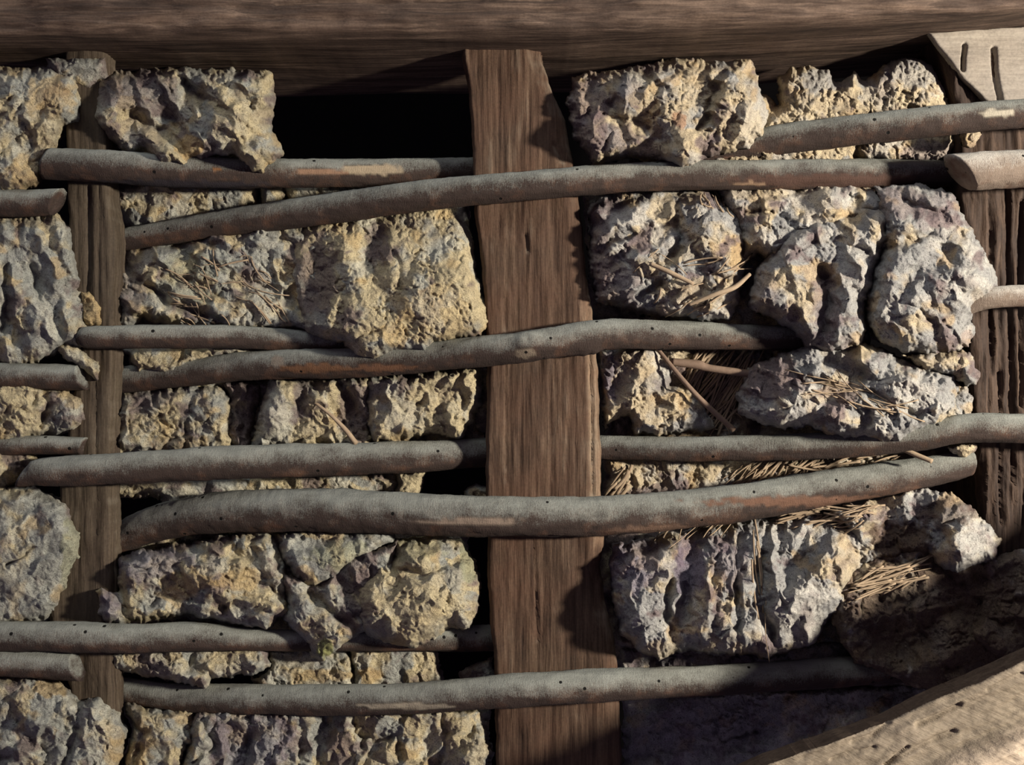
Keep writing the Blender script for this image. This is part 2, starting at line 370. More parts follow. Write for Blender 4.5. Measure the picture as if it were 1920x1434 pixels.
def daub(label, poly, y, h, bumps=(), gr=(), w=38, fold=(0, 7), facet=11, big=13, crumb=2.6, grey=0.5, mauve=0.25, patches=(),
         seed=1, jag=5.0, hx=None, back=None, tilt=0.0, name='daub_lump', cat='daub', g=2.2, group=None, smoothness=0.0):
    """h: px height of the lump in front of depth y, a number or a list (py, h). bumps: (x,y,rx,ry,deg,amp)."""
    poly = [(float(a), float(b)) for a, b in poly]
    xs = [p[0] for p in poly]; ys = [p[1] for p in poly]
    X, Y = np.meshgrid(np.arange(min(xs) - 10, max(xs) + 10, g), np.arange(min(ys) - 10, max(ys) + 10, g))
    fa, famp = fold; ca, sa = math.cos(math.radians(fa)), math.sin(math.radians(fa))
    def dist(px, py):
        d = poly_sdf(px, py, poly)
        return d + jag * (perlin(px / 26, py / 26, seed) + 0.55 * perlin(px / 10, py / 10, seed + 1) + 0.3 * perlin(px / 5, py / 5, seed + 2))
    def height(px, py, d=None):
        if d is None: d = dist(px, py)
        q = np.clip(d / w, 0, 1); prof = np.sqrt(np.clip(1 - (1 - q) ** 2, 0, 1))
        H = h if not isinstance(h, (list, tuple)) else np.interp(py, [a[0] for a in h], [a[1] for a in h])
        if hx is not None: H = H * np.interp(px, [a[0] for a in hx], [a[1] for a in hx])
        wx = px + 9 * perlin(px / 30, py / 30, seed + 20); wy = py + 9 * perlin(px / 30, py / 30, seed + 21)
        u_ = wx * ca + wy * sa; v_ = -wx * sa + wy * ca
        rel = 1.5 * big * fbm(px / 95, py / 95, seed + 30, 2)
        rel = rel + facet * 1.45 * facets(wx / 74, wy / 74, seed + 31) + facet * 0.42 * facets(wx / 33, wy / 33, seed + 32) + facet * 0.16 * facets(wx / 15, wy / 15, seed + 42)
        rid = 1 - np.abs(perlin(u_ / 150, v_ / 42, seed + 33)) * 2.4
        rel = rel + 0.95 * famp * rid + 0.08 * famp * (1 - np.abs(perlin(u_ / 60, v_ / 11, seed + 34)) * 2.4)
        pitm = sstep(-0.15, 0.35, perlin(px / 55, py / 55, seed + 35))
        rel = rel + crumb * (0.4 + 0.6 * pitm) * (1.2 * perlin(px / 9, py / 9, seed + 36) + 1.15 * perlin(px / 4.6, py / 4.6, seed + 37)
                     - 1.9 * sstep(0.25, 0.7, perlin(px / 13, py / 13, seed + 38)))
        for bx, by, rx, ry, dg, am in bumps:
            c2, s2 = math.cos(math.radians(dg)), math.sin(math.radians(dg)); ddx = wx * .5 + px * .5 - bx; ddy = wy * .5 + py * .5 - by
            qq = ((ddx * c2 + ddy * s2) / rx) ** 2 + ((-ddx * s2 + ddy * c2) / ry) ** 2
            rel = rel + am * np.exp(-qq ** 1.4)
        for pts, gw, gd in gr:
            dd = line_dist(px * .4 + wx * .6, py * .4 + wy * .6, pts); rel = rel - gd * np.exp(-(dd / gw) ** 2)
        return prof * np.maximum(H + rel, 6) 
    d = dist(X, Y); ok = d > -g * 1.1
    gy, gx = np.gradient(d, g); gl = np.sqrt(gx * gx + gy * gy) + 1e-6
    mv = np.where(d < 0, -d, 0) / gl
    X2 = X + gx / gl * np.minimum(mv, g); Y2 = Y + gy / gl * np.minimum(mv, g); d2 = np.maximum(d, 0)
    H = height(X2, Y2, d2)
    q = np.clip(d2 / w, 0, 1)
    # sideways crumple so that the surface overhangs here and there
    ox = q * 3.4 * perlin(X / 17, Y / 17, seed + 40); oy = q * 3.4 * perlin(X / 17, Y / 17, seed + 41)
    yy = y - H * S
    fx, fy, fz = PT(X2 + ox, Y2 + oy, yy)
    idx = -np.ones(X.shape, int)
    a = ok
    cell = a[:-1, :-1] & a[1:, :-1] & a[:-1, 1:] & a[1:, 1:]
    used = np.zeros_like(a); used[:-1, :-1] |= cell; used[1:, :-1] |= cell; used[:-1, 1:] |= cell; used[1:, 1:] |= cell
    idx[used] = np.arange(used.sum())
    i0 = idx[:-1, :-1][cell]; i1 = idx[:-1, 1:][cell]; i2 = idx[1:, 1:][cell]; i3 = idx[1:, :-1][cell]
    ff = np.stack([i0, i3, i2, i1], 1)
    fv = np.stack([fx[used], fy[used], fz[used]], 1)
    n = len(fv)
    # boundary vertices are shared with the back
    cnt = {}
    e = np.concatenate([ff[:, [0, 1]], ff[:, [1, 2]], ff[:, [2, 3]], ff[:, [3, 0]]])
    es = np.sort(e, 1); key = es[:, 0].astype(np.int64) * n + es[:, 1]; uq, c_ = np.unique(key, return_counts=True)
    bk = uq[c_ == 1]; bset = np.zeros(n, bool); bset[bk // n] = True; bset[bk % n] = True
    bth = 14 if back is None else back
    bmap = np.where(bset, np.arange(n), 0); nb = (~bset).sum(); bmap[~bset] = n + np.arange(nb)
    bq = np.clip(d2[used] / 24, 0, 1); by_ = y + bth * S * np.sqrt(np.clip(1 - (1 - bq) ** 2, 0, 1))
    bx_, _, bz_ = PT(X2[used], Y2[used], np.full(n, y)); bv = np.stack([bx_, by_, bz_], 1)[~bset]
    verts = np.vstack([fv, bv]); faces = ff.tolist() + bmap[ff[:, ::-1]].tolist()
    # clay: grey smeared crust, cream broken faces, brown earthy seams, painted mauve shade
    px = X[used]; py = Y[used]
    f1, f2, hid, _, _ = cells((px + 12 * perlin(px / 24, py / 24, seed + 50)) / 58, (py + 12 * perlin(px / 24, py / 24, seed + 51)) / 58, seed + 31)
    kg = sstep(-0.28, 0.28, (hid - 0.5) * 0.75 + 0.5 * fbm(px / 48, py / 48, seed + 52, 3) + (grey - 0.5) * 1.1)[:, None]
    colr = CREAM * (1 - kg) + GREY * kg
    kp = sstep(0.12, 0.5, fbm(px / 60, py / 60, seed + 53, 4))[:, None]; colr = colr * (1 - 0.7 * kp) + PALE * 0.7 * kp
    ko = sstep(0.36, 0.65, fbm(px / 60, py / 60, seed + 54, 3))[:, None]; colr = colr * (1 - 0.6 * ko) + OCHRE * 0.6 * ko
    km = sstep(0.38 - mauve, 0.85 - mauve, fbm(px / 62, py / 62, seed + 55, 4) + 0.25 * perlin(px / 12, py / 12, seed + 56))[:, None]
    colr = colr * (1 - 0.85 * km) + MAUVE * 0.85 * km
    for bx, by2, rx, ry, cc, am in patches:  # hand-placed mauve and violet patches paint shade into dents and turned-away sides
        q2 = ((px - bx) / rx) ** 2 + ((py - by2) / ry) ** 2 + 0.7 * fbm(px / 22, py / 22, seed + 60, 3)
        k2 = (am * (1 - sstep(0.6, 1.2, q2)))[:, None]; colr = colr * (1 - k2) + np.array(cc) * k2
    if max(xs) < 940: colr = colr * np.array([0.98, 1.0, 0.93])
    allc = np.vstack([colr, colr[~bset]])
    o = link_mesh(name, verts, faces, M_DAUB, attrs={'tint': allc})
    mx = sum(xs) / len(xs)
    if group is None: group = 'recessed daub layers' if name == 'daub_layer' else ('daub at the left edge' if mx < 150 else 'daub packed between left stave and middle stave' if mx < 935 else 'daub packed right of the middle stave')
    tag(o, label, cat, group)
    o_surf = lambda a_, b_: y - float(height(np.array([float(a_)]), np.array([float(b_)]))[0]) * S
    return o, o_surf

def stalks(parent, surf, region, n, ang, spread, length, rpx, seed, name='straw', mat=None, lift=2.0):
    """embedded straw of a lump: many stalks in one object (nobody could count them)"""
    rng = random.Random(seed); V = []; Fc = []
    xs = [p[0] for p in region]; ys = [p[1] for p in region]; k = 0; guard = 0
    while k < n and guard < n * 20:
        guard += 1
        cx = rng.uniform(min(xs), max(xs)); cy = rng.uniform(min(ys), max(ys))
        if poly_sdf(np.array([cx]), np.array([cy]), region)[0] < 0: continue
        a = math.radians(ang + rng.gauss(0, spread)); L = length * rng.uniform(0.5, 1.4) / 2; r = rpx * rng.uniform(0.4, 1.15)
        pts = []; bend = rng.uniform(-4, 4)
        for s_ in (-1, -0.4, 0.3, 1):
            x = cx + math.cos(a) * L * s_ - math.sin(a) * bend * (1 - s_ * s_); y_ = cy - math.sin(a) * L * s_ - math.cos(a) * bend * (1 - s_ * s_)
            pts.append((x, y_))
        ds = [surf(*p) for p in pts]; ymean = sorted(ds)[0]
        tip = rng.uniform(-3, 3) * S
        q = [(p[0], p[1], 0.5 * d_ + 0.5 * ymean - lift * S + tip * (i / 3.0), r) for i, (p, d_) in enumerate(zip(pts, ds))]
        v, f = tube_mesh(q, nu=6, step=8.0, rough=0.5, seed=k)
        o = len(V); V += v; Fc += [tuple(i + o for i in fc) for fc in f]; k += 1
    o = link_mesh(name, V, Fc, mat or M_STRAW, parent)
    o['kind'] = 'stuff'
    return o

# ------------------------------------------------------------------ setting
def box(name, x0, x1, y0, y1, z0, z1, mat):
    v = [(x0, y0, z0), (x1, y0, z0), (x1, y1, z0), (x0, y1, z0), (x0, y0, z1), (x1, y0, z1), (x1, y1, z1), (x0, y1, z1)]
    f = [(3, 2, 1, 0), (4, 5, 6, 7), (0, 1, 5, 4), (1, 2, 6, 5), (2, 3, 7, 6), (3, 0, 4, 7)]
    return link_mesh(name, v, f, mat, smooth=False)
tag(box('wall_back', -2.6, 2.6, 1.1, 1.15, Z0 - 1.45, Z0 + 1.5, M_VOID), kind='structure')

# top beam, its under side just above the daub
beam_bottom = [(-420, 127), (0, 130), (500, 131), (820, 127), (1060, 124), (1400, 110), (1750, 88), (1920, 72), (2350, 45)]
o = plank('timber_beam', 'x', [(-420, -230), (2350, -250)], beam_bottom, 0.06, -0.052, 0.16, M_BEAM, edge=0.15, rnd=30, grain=2.6, seed=3,
          cracks=[([(1180, 16), (1400, 8), (1600, 20), (1760, 8)], 3, 10), ([(1320, 62), (1500, 52), (1700, 44), (1900, 22)], 3, 12), ([(200, 40), (480, 46), (800, 60)], 4, 6), ([(560, 76), (900, 70), (1200, 66)], 4, 7)])
tag(o, 'massive brown horizontal timber beam running across the top of the wall', 'beam')

CENTRE_L = [(60, 866), (100, 866), (170, 880), (300, 887), (400, 892), (500, 905), (700, 915), (900, 912), (1100, 916), (1240, 928), (1440, 932), (1700, 940)]
CENTRE_R = [(60, 1012), (100, 1016), (150, 1030), (220, 1058), (300, 1074), (400, 1090), (500, 1097), (560, 1108), (740, 1124), (930, 1128), (1010, 1134), (1060, 1126), (1130, 1135), (1200, 1152), (1245, 1158), (1440, 1166), (1700, 1172)]
o = plank('upright_stave', 'z', CENTRE_L, CENTRE_R, 0.0, 0.0, 0.030, M_STAVE, rnd=7, chamfer=(26, 10), grain=0.9, seed=11,
          cracks=[([(1098, 420), (1106, 620), (1110, 800), (1112, 930)], 2.2, 7), ([(985, 440), (990, 470)], 3, 5), ([(1000, 1010), (1010, 1200)], 2, 3), ([(945, 560), (950, 900)], 2, 2.5),
                  ([(1040, 270), (1055, 300)], 4, 4), ([(1030, 700), (1036, 900)], 2, 2.5)])
sapwood(o, CENTRE_R, 20, 540, 1010, (1.9, 2.2, 2.3))
tag(o, 'broad reddish brown split oak stave standing upright in the middle of the wall', 'stave')
o = plank('upright_stave', 'z', [(60, 118), (340, 122), (700, 140), (900, 108), (1000, 100), (1150, 84), (1300, 130), (1700, 130)],
          [(60, 196), (340, 200), (450, 214), (700, 210), (900, 204), (1000, 205), (1300, 212), (1700, 215)], 0.0, 0.0, 0.03, M_STAVE_L, rnd=12, grain=1.2, seed=21,
          cracks=[([(165, 350), (168, 500), (160, 560)], 4, 8), ([(178, 700), (180, 1000)], 3, 4)])
tag(o, 'narrow dark grey-brown stave on the left, half covered by daub and rod ends', 'stave')
o = plank('corner_post', 'z', [(-60, 1752), (90, 1755), (200, 1785), (600, 1800), (1000, 1840), (1700, 1850)], [(-60, 2250), (1700, 2250)], 0.03, 0.018, 0.20, M_POST, rnd=14, grain=2.6, seed=31,
          cracks=[([(1880, 340), (1885, 600), (1890, 900)], 4, 12), ([(1845, 360), (1850, 700)], 4, 9), ([(1905, 380), (1902, 760)], 3, 9), ([(1866, 700), (1868, 980)], 3, 9)])
tag(o, 'rough dark brown upright post with deep grain at the right edge', 'post')

def rail_relief(T_, A_):
    return 0
# pale brace, upper right; its diagonal edge builds a shadow line into the shape
def solid_poly(name, poly, yf, yb, mat, g=4.0, rnd=8, relief=None, grain=1.0, ang=0.0, seed=0, yref=None):
    xs = [p[0] for p in poly]; ys = [p[1] for p in poly]; yref = yf if yref is None else yref
    X, Y = np.meshgrid(np.arange(min(xs) - 8, max(xs) + 8, g), np.arange(min(ys) - 8, max(ys) + 8, g))
    d = poly_sdf(X, Y, poly) + 1.2 * perlin(X / 30, Y / 30, seed)
    ok = d > -g * 1.1; gy, gx = np.gradient(d, g); gl = np.sqrt(gx * gx + gy * gy) + 1e-6; mv = np.clip(np.where(d < 0, -d, 0), 0, g) / gl
    X2 = X + gx * mv / gl; Y2 = Y + gy * mv / gl; d2 = np.maximum(d, 0)
    ca, sa = math.cos(math.radians(ang)), math.sin(math.radians(ang)); u = X * ca - Y * sa; v = X * sa + Y * ca
    h = grain * (1.5 * perlin(u / 180, v / 8, seed + 1) + 3 * fbm(u / 170, v / 55, seed + 2, 3) + 0.8 * perlin(u / 20, v / 6, seed + 4))
    h -= rnd * (1 - np.sqrt(np.clip(1 - (1 - np.clip(d2 / rnd, 0, 1)) ** 2, 0, 1)))
    if relief is not None: h = h + relief(X, Y)
    k = (D + yref) / F; yy = yf - h * S
    cell = ok[:-1, :-1] & ok[1:, :-1] & ok[:-1, 1:] & ok[1:, 1:]
    used = np.zeros_like(ok); used[:-1, :-1] |= cell; used[1:, :-1] |= cell; used[:-1, 1:] |= cell; used[1:, 1:] |= cell
    idx = -np.ones(X.shape, int); idx[used] = np.arange(used.sum())
    ff = np.stack([idx[:-1, :-1][cell], idx[1:, :-1][cell], idx[1:, 1:][cell], idx[:-1, 1:][cell]], 1)
    fv = np.stack([((X2 - 960) * k)[used], yy[used], (Z0 - (Y2 - 717) * k)[used]], 1); n = len(fv)
    bv = fv.copy(); bv[:, 1] = yb
    e = np.concatenate([ff[:, [0, 1]], ff[:, [1, 2]], ff[:, [2, 3]], ff[:, [3, 0]]]); es = np.sort(e, 1)
    key = es[:, 0].astype(np.int64) * n + es[:, 1]; uq, c_ = np.unique(key, return_counts=True); bk = set(uq[c_ == 1].tolist())
    be = e[np.isin(key, list(bk))]
    faces = ff.tolist() + (ff[:, ::-1] + n).tolist() + [(b_, a_, a_ + n, b_ + n) for a_, b_ in be.tolist()]
    o = link_mesh(name, np.vstack([fv, bv]), faces, mat); o['n_side'] = len(be); return o

def brace_relief(X, Y):
    r = 0
    for pts, w_, dp in [([(1864, 92), (1866, 130), (1876, 195)], 3.4, 44), ([(1810, 84), (1806, 110), (1806, 130)], 2.6, 36)]:
        r = r - dp * np.exp(-(line_dist(X, Y, pts) / w_) ** 2)
    return r
o = solid_poly('diagonal_brace', [(1742, 60), (2100, 40), (2100, 200), (1860, 198), (1800, 138)], 0.009, 0.017, M_BRACE, relief=brace_relief, rnd=3, grain=0.7, seed=5, g=2.0)
del o['n_side']
tag(o, 'pale smooth brace with two dark cracks in the upper right corner', 'brace')

def rail_rel(X, Y):
    low = sstep(-6, 26, (Y - (1434 - (X - 1735) * 0.46)))
    r = 26 * low
    for pts, w_, dp in [([(1660, 1434), (1720, 1400), (1790, 1372)], 5, 7), ([(1720, 1356), (1760, 1342), (1800, 1322)], 5, 9), ([(1668, 1356), (1640, 1380), (1600, 1392)], 4, 6), ([(1700, 1400), (1660, 1434)], 4, 8), ([(1850, 1290), (1915, 1262)], 4, 6), ([(1560, 1425), (1640, 1400)], 3, 5)]:
        r = r - dp * np.exp(-(line_dist(X, Y, pts) / w_) ** 2)
    return r
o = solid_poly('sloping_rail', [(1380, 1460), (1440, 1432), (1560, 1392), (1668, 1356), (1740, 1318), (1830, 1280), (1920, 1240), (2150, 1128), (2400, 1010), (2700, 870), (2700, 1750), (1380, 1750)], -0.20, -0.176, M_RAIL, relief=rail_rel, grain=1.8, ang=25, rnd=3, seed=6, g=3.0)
o.data.materials.append(M_RAIL_EDGE)
for pl in list(o.data.polygons)[-o['n_side']:]: pl.material_index = 1; pl.use_smooth = False
del o['n_side']
vx = np.empty(len(o.data.vertices) * 3); o.data.vertices.foreach_get('co', vx); vx = vx.reshape(-1, 3) + np.array(o.location)
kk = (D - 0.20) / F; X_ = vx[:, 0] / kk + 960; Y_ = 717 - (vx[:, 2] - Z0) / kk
low = sstep(-6, 26, (Y_ - (1434 - (X_ - 1735) * 0.46)) + 10 * perlin(X_ / 40, Y_ / 40, 3))[:, None]  # lamplight painted in: lower right of the face paler, the rest darker
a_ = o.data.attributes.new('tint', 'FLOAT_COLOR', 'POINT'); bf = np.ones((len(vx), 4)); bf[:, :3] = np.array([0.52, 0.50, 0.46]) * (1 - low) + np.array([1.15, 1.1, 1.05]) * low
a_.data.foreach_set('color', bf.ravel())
tag(o, 'pale weathered timber rail sloping up across the lower right corner', 'rail')

# ------------------------------------------------------------------ wattle rods
R_ = math.pi
rod('wattle_rod', 'grey dusty rod passing behind the middle stave below the black gap', 'rod',
    [(92, 307, -.014, 29), (200, 312, -.016, 30), (350, 322, -.002, 30), (520, 325, .016, 27), (700, 324, .034, 26), (870, 320, .046, 24), (1000, 318, .048, 22)], seed=1, cut0=0.3, scars_shading=[(700, 318, 60, 12, [.36, .29, .2]), (600, 322, 70, 5, [.28, .17, .11]), (320, 345, 200, 10, [.03, .025, .03]), (405, 318, 10, 5, [.25, .12, .05])])  # the near-black streak paints the lump's shade along the rod
rod('wattle_rod', 'long grey rod crossing in front of the middle stave nearest the top beam', 'rod',
    [(212, 452, .046, 21), (300, 438, .04, 22), (450, 414, .03, 25), (600, 394, .016, 28), (800, 366, -.006, 28), (960, 351, -.017, 27), (1100, 339, -.014, 27), (1250, 330, .0, 27), (1450, 328, .018, 28), (1650, 326, .03, 27), (1800, 326, .046, 24)], seed=2, knots=[(1440, 0, 3.6, 12)], scars_shading=[(1410, 344, 40, 4, [.30, .20, .13]), (1550, 338, 190, 14, [.075, .042, .032])])
rod('wattle_rod', 'wormholed pale grey rod running off the right edge in front of cream daub', 'rod',
    [(1180, 300, .05, 22), (1330, 288, .037, 26), (1450, 264, .022, 28), (1600, 245, .004, 28), (1750, 228, -.014, 28), (1920, 212, -.02, 27), (2060, 206, -.02, 27)], seed=3, scars_shading=[(1870, 212, 34, 10, [.42, .38, .3]), (1340, 300, 70, 8, [.16, .09, .065])])
rod('wattle_rod', 'short rod end with a chopped tip at the right edge below the pale brace', 'rod',
    [(1800, 323, -.022, 34), (1850, 320, -.022, 35), (1930, 316, -.022, 34), (2080, 312, -.022, 33)], mat=M_BARK_PALE, seed=4, cut0=-0.7)
rod('wattle_rod', 'thin rod stub between left stave and the cream square daub block', 'rod',
    [(160, 634, -.012, 17), (180, 632, -.015, 21), (350, 631, .0, 22), (500, 634, .018, 21), (640, 645, .03, 20), (900, 648, .047, 20)], seed=5, knots=[(565, 0, 4.7, 14)])
rod('wattle_rod', 'knotty bent rod crossing the middle stave at the centre of the photo', 'rod',
    [(208, 714, .046, 25), (350, 698, .036, 26), (500, 684, .02, 27), (650, 681, .008, 28), (800, 669, -.002, 28), (960, 653, -.018, 29), (1040, 642, -.018, 30), (1130, 627, -.014, 29), (1250, 628, .0, 27), (1400, 632, .016, 24), (1500, 636, .026, 22), (1620, 640, .046, 20)], seed=6, knots=[(990, 0, 1.2, 18), (1100, 0, 3.0, 20)], scars_shading=[(590, 690, 80, 9, [.15, .075, .04]), (720, 690, 70, 8, [.14, .07, .04]), (520, 678, 14, 14, [.2, .17, .14]), (985, 662, 22, 10, [.20, .16, .12])])
rod('wattle_rod', 'long grey rod with a pointed left end passing behind the middle stave', 'rod',
    [(42, 892, -.02, 17), (70, 886, -.018, 25), (110, 884, -.018, 28), (200, 880, -.017, 29), (400, 868, -.002, 31), (600, 862, .012, 31), (800, 855, .03, 29), (905, 848, .045, 27), (1000, 843, .048, 24), (1130, 839, .046, 23), (1250, 842, .03, 23), (1400, 840, .018, 24), (1550, 835, .006, 25), (1700, 822, -.008, 26), (1810, 803, -.018, 27), (1920, 804, -.018, 28), (2060, 812, -.018, 28)], seed=7, knots=[(555, 0, 4.5, 16)], cut0=0.9)
rod('wattle_rod', 'thickest grey rod, curving across the middle stave in the lower half', 'rod',
    [(208, 1024, .048, 26), (240, 1003, .044, 30), (290, 982, .038, 33), (400, 962, .025, 38), (550, 956, .010, 40), (700, 960, -.002, 40), (850, 966, -.014, 38), (960, 968, -.02, 37), (1100, 968, -.018, 37), (1250, 958, -.012, 36), (1400, 940, -.002, 35), (1550, 915, .008, 33), (1700, 891, .016, 30), (1818, 868, .022, 24)], seed=8, cut1=0.25, knots=[(1610, 0, 4.2, 14)], scars_shading=[(1560, 940, 270, 12, [.15, .082, .055]), (880, 978, 110, 7, [.26, .2, .155]), (1250, 992, 110, 9, [.16, .10, .07])])  # the long orange-brown streak paints warm lamplight on the underside
rod('wattle_rod', 'rod entering at the left edge and disappearing under yellowish daub lumps', 'rod',
    [(-120, 1192, -.016, 28), (100, 1193, -.017, 28), (250, 1197, -.014, 27), (350, 1193, -.004, 26), (500, 1200, .014, 20), (700, 1200, .03, 20), (900, 1196, .046, 24), (1020, 1195, .048, 22)], seed=9)
rod('wattle_rod', 'lowest long grey rod crossing in front of the middle stave', 'rod',
    [(215, 1290, .048, 21), (330, 1307, .038, 25), (450, 1310, .025, 27), (600, 1312, .012, 28), (750, 1310, -.002, 28), (900, 1299, -.014, 29), (1000, 1292, -.018, 30), (1150, 1283, -.014, 29), (1300, 1277, -.002, 27), (1450, 1268, .014, 27), (1600, 1258, .028, 27), (1740, 1248, .045, 24)], seed=10, scars_shading=[(760, 1324, 95, 7, [.30, .26, .2])])
rod('wattle_rod', 'slim pale rod poking from the large right-hand lump over the dark post', 'rod',
    [(1780, 585, .0, 17), (1850, 560, -.016, 20), (1930, 554, -.02, 20), (2060, 550, -.02, 20)], mat=M_BARK_PALE, seed=12)
rod('rod_end', 'grey slant-cut rod end above the flat daub slab at the left edge', 'rod',
    [(-120, 380, -.016, 25), (40, 381, -.016, 25), (108, 378, -.016, 24)], seed=13, cut1=0.55)
rod('rod_end', 'broad brown rod end under the flat daub slab at the left edge', 'rod',
    [(-60, 704, -.008, 25), (60, 706, -.008, 25), (155, 708, -.008, 23)], seed=14, cut1=-0.4)
rod('rod_end', 'small grey rod end just above the pointed rod at the left', 'rod',
    [(-60, 838, -.004, 18), (60, 834, -.004, 18), (158, 836, -.004, 16)], seed=15, cut1=0.3)
rod('rod_end', 'grey rod end with greenish cut face beneath the lowest left rod', 'rod',
    [(-120, 1238, -.012, 27), (50, 1242, -.012, 27), (145, 1250, -.012, 24)], seed=16, cut1=-0.5)

# ------------------------------------------------------------------ daub
exec_daub = True
d_ = daub
# --- left panel
d_('ragged cream and grey daub lump in the top left corner',
   [(-120, 120), (50, 125), (90, 122), (145, 132), (150, 165), (160, 200), (155, 228), (122, 240), (105, 288), (85, 315), (75, 345), (30, 368), (-120, 400)],
   .03, 96, fold=(130, 9), grey=0.55, mauve=0.1, seed=101, patches=[(95, 180, 50, 40, OCHRE, .6), (50, 320, 30, 40, OCHRE, .6), (95, 260, 40, 60, CREAM, .6)], bumps=[(30, 190, 50, 50, 0, 12)])
d_('shadowed thin crust of daub tucked under the beam near the top left',
   [(85, 108), (198, 106), (204, 150), (170, 172), (95, 150)], .02, 46, w=20, facet=5, big=5, jag=3, grey=.95, mauve=.4, seed=102)
d_('flat grey daub slab against the left edge, beside the narrow stave',
   [(-120, 405), (60, 402), (105, 392), (135, 430), (150, 500), (163, 580), (166, 620), (155, 655), (100, 668), (40, 690), (-120, 700)],
   .028, 84, fold=(70, 11), facet=6, big=10, crumb=1.6, grey=0.72, mauve=0.08, seed=103, gr=[([(10, 500), (20, 560), (5, 620)], 8, 20), ([(60, 500), (75, 560)], 6, 12), ([(110, 560), (112, 650)], 8, 12)], bumps=[(120, 500, 30, 60, 10, 10), (95, 620, 40, 45, 0, 12)])
d_('small peeling flake of daub hanging below the flat grey slab',
   [(100, 645), (130, 640), (165, 665), (192, 685), (182, 715), (160, 700), (110, 665)], .005, 34, w=16, facet=5, big=4, grey=.5, mauve=.1, seed=104)
d_('ochre wedge of daub caught between left stave and flat grey slab',
   [(150, 545), (185, 545), (197, 600), (192, 612), (160, 612), (150, 600)], .015, 30, w=18, facet=5, big=4, grey=.1, mauve=0, seed=105, patches=[(172, 580, 60, 60, OCHRE, .8)])
d_('cream daub lump at left edge above the pointed rod end',
   [(-120, 700), (30, 695), (75, 705), (90, 722), (125, 722), (160, 750), (170, 790), (140, 812), (70, 820), (45, 838), (-120, 850)],
   .03, 80, fold=(20, 8), facet=9, grey=.3, mauve=.1, seed=106, patches=[(50, 770, 40, 50, CREAM, .8), (140, 745, 30, 20, OCHRE, .5)], gr=[([(78, 800), (90, 760), (85, 720)], 6, 14)])
d_('mauve brown daub behind the pointed rod end at the left edge',
   [(-120, 835), (60, 838), (70, 860), (20, 915), (60, 925), (80, 950), (-120, 960)], .03, 66, grey=.2, mauve=.28, seed=107)
d_('rounded grey daub slab at left edge above the rod entering there',
   [(-120, 905), (60, 912), (100, 925), (130, 945), (152, 1000), (155, 1040), (128, 1100), (105, 1150), (70, 1172), (-120, 1185)],
   .03, 92, fold=(-35, 7), facet=6, big=10, crumb=1.6, grey=.75, mauve=.05, seed=108, bumps=[(60, 1050, 70, 80, 0, 14)], patches=[(135, 1060, 22, 90, GREEN, .6), (40, 1100, 70, 60, GREY, .5)], gr=[([(10, 1060), (60, 1030)], 4, 10)])
d_('lumpy grey daub mass in the bottom left corner',
   [(-120, 1268), (40, 1262), (110, 1268), (150, 1305), (190, 1303), (225, 1335), (240, 1375), (225, 1434), (215, 1500), (-120, 1500)],
   .03, 88, fold=(-20, 10), facet=11, grey=.68, mauve=.1, seed=109, patches=[(95, 1290, 35, 18, OCHRE, .7), (215, 1400, 25, 50, OCHRE, .45), (190, 1340, 50, 50, PALE, .4)], bumps=[(190, 1360, 40, 50, 0, 18), (60, 1370, 60, 50, 0, 14)], gr=[([(145, 1310), (150, 1360), (120, 1434)], 7, 18)])
# --- panel between left stave and middle stave
d_('large craggy lump with a cream right end beside the black gap',
   [(155, 142), (190, 134), (340, 126), (510, 132), (517, 180), (510, 235), (522, 265), (532, 295), (505, 312), (495, 332), (470, 326), (440, 295), (385, 302), (355, 322), (295, 312), (268, 290), (242, 295), (210, 272), (178, 240), (168, 190)],
   .05, [(120, 90), (200, 112), (320, 128)], fold=(40, 13), facet=12, grey=.42, mauve=.28, seed=110, w=34,
   bumps=[(440, 230, 70, 60, 0, 24), (300, 190, 90, 40, 40, -16), (470, 300, 30, 30, 0, 14), (330, 290, 60, 22, 30, 12)], gr=[([(230, 210), (300, 245), (360, 300)], 11, 22), ([(340, 150), (380, 190), (390, 240)], 8, 14), ([(425, 270), (445, 300)], 8, 18)],
   patches=[(260, 170, 90, 50, MAUVE, .6), (450, 220, 60, 60, CREAM, .6), (355, 275, 26, 24, OCHRE, .8), (250, 250, 60, 30, MAUVE, .35)])
d_('low strip of pitted daub under the first rod beside left stave',
   [(205, 345), (230, 335), (478, 335), (488, 385), (400, 412), (370, 440), (250, 440), (225, 420), (212, 385)], .095, 76, w=26, fold=(-20, 7), facet=9, big=6, grey=.5, mauve=.18, seed=111)
d_('little cream daub nugget between the first and second rods',
   [(484, 340), (520, 335), (537, 365), (530, 395), (486, 395)], .09, 66, w=20, facet=6, big=4, grey=.3, mauve=.1, seed=112)
d_('thin sliver of yellowish daub wedged where two rods converge near the middle stave',
   [(532, 335), (860, 335), (866, 352), (690, 385), (532, 400)], .095, 60, w=20, facet=5, big=4, grey=.3, mauve=.15, seed=113)
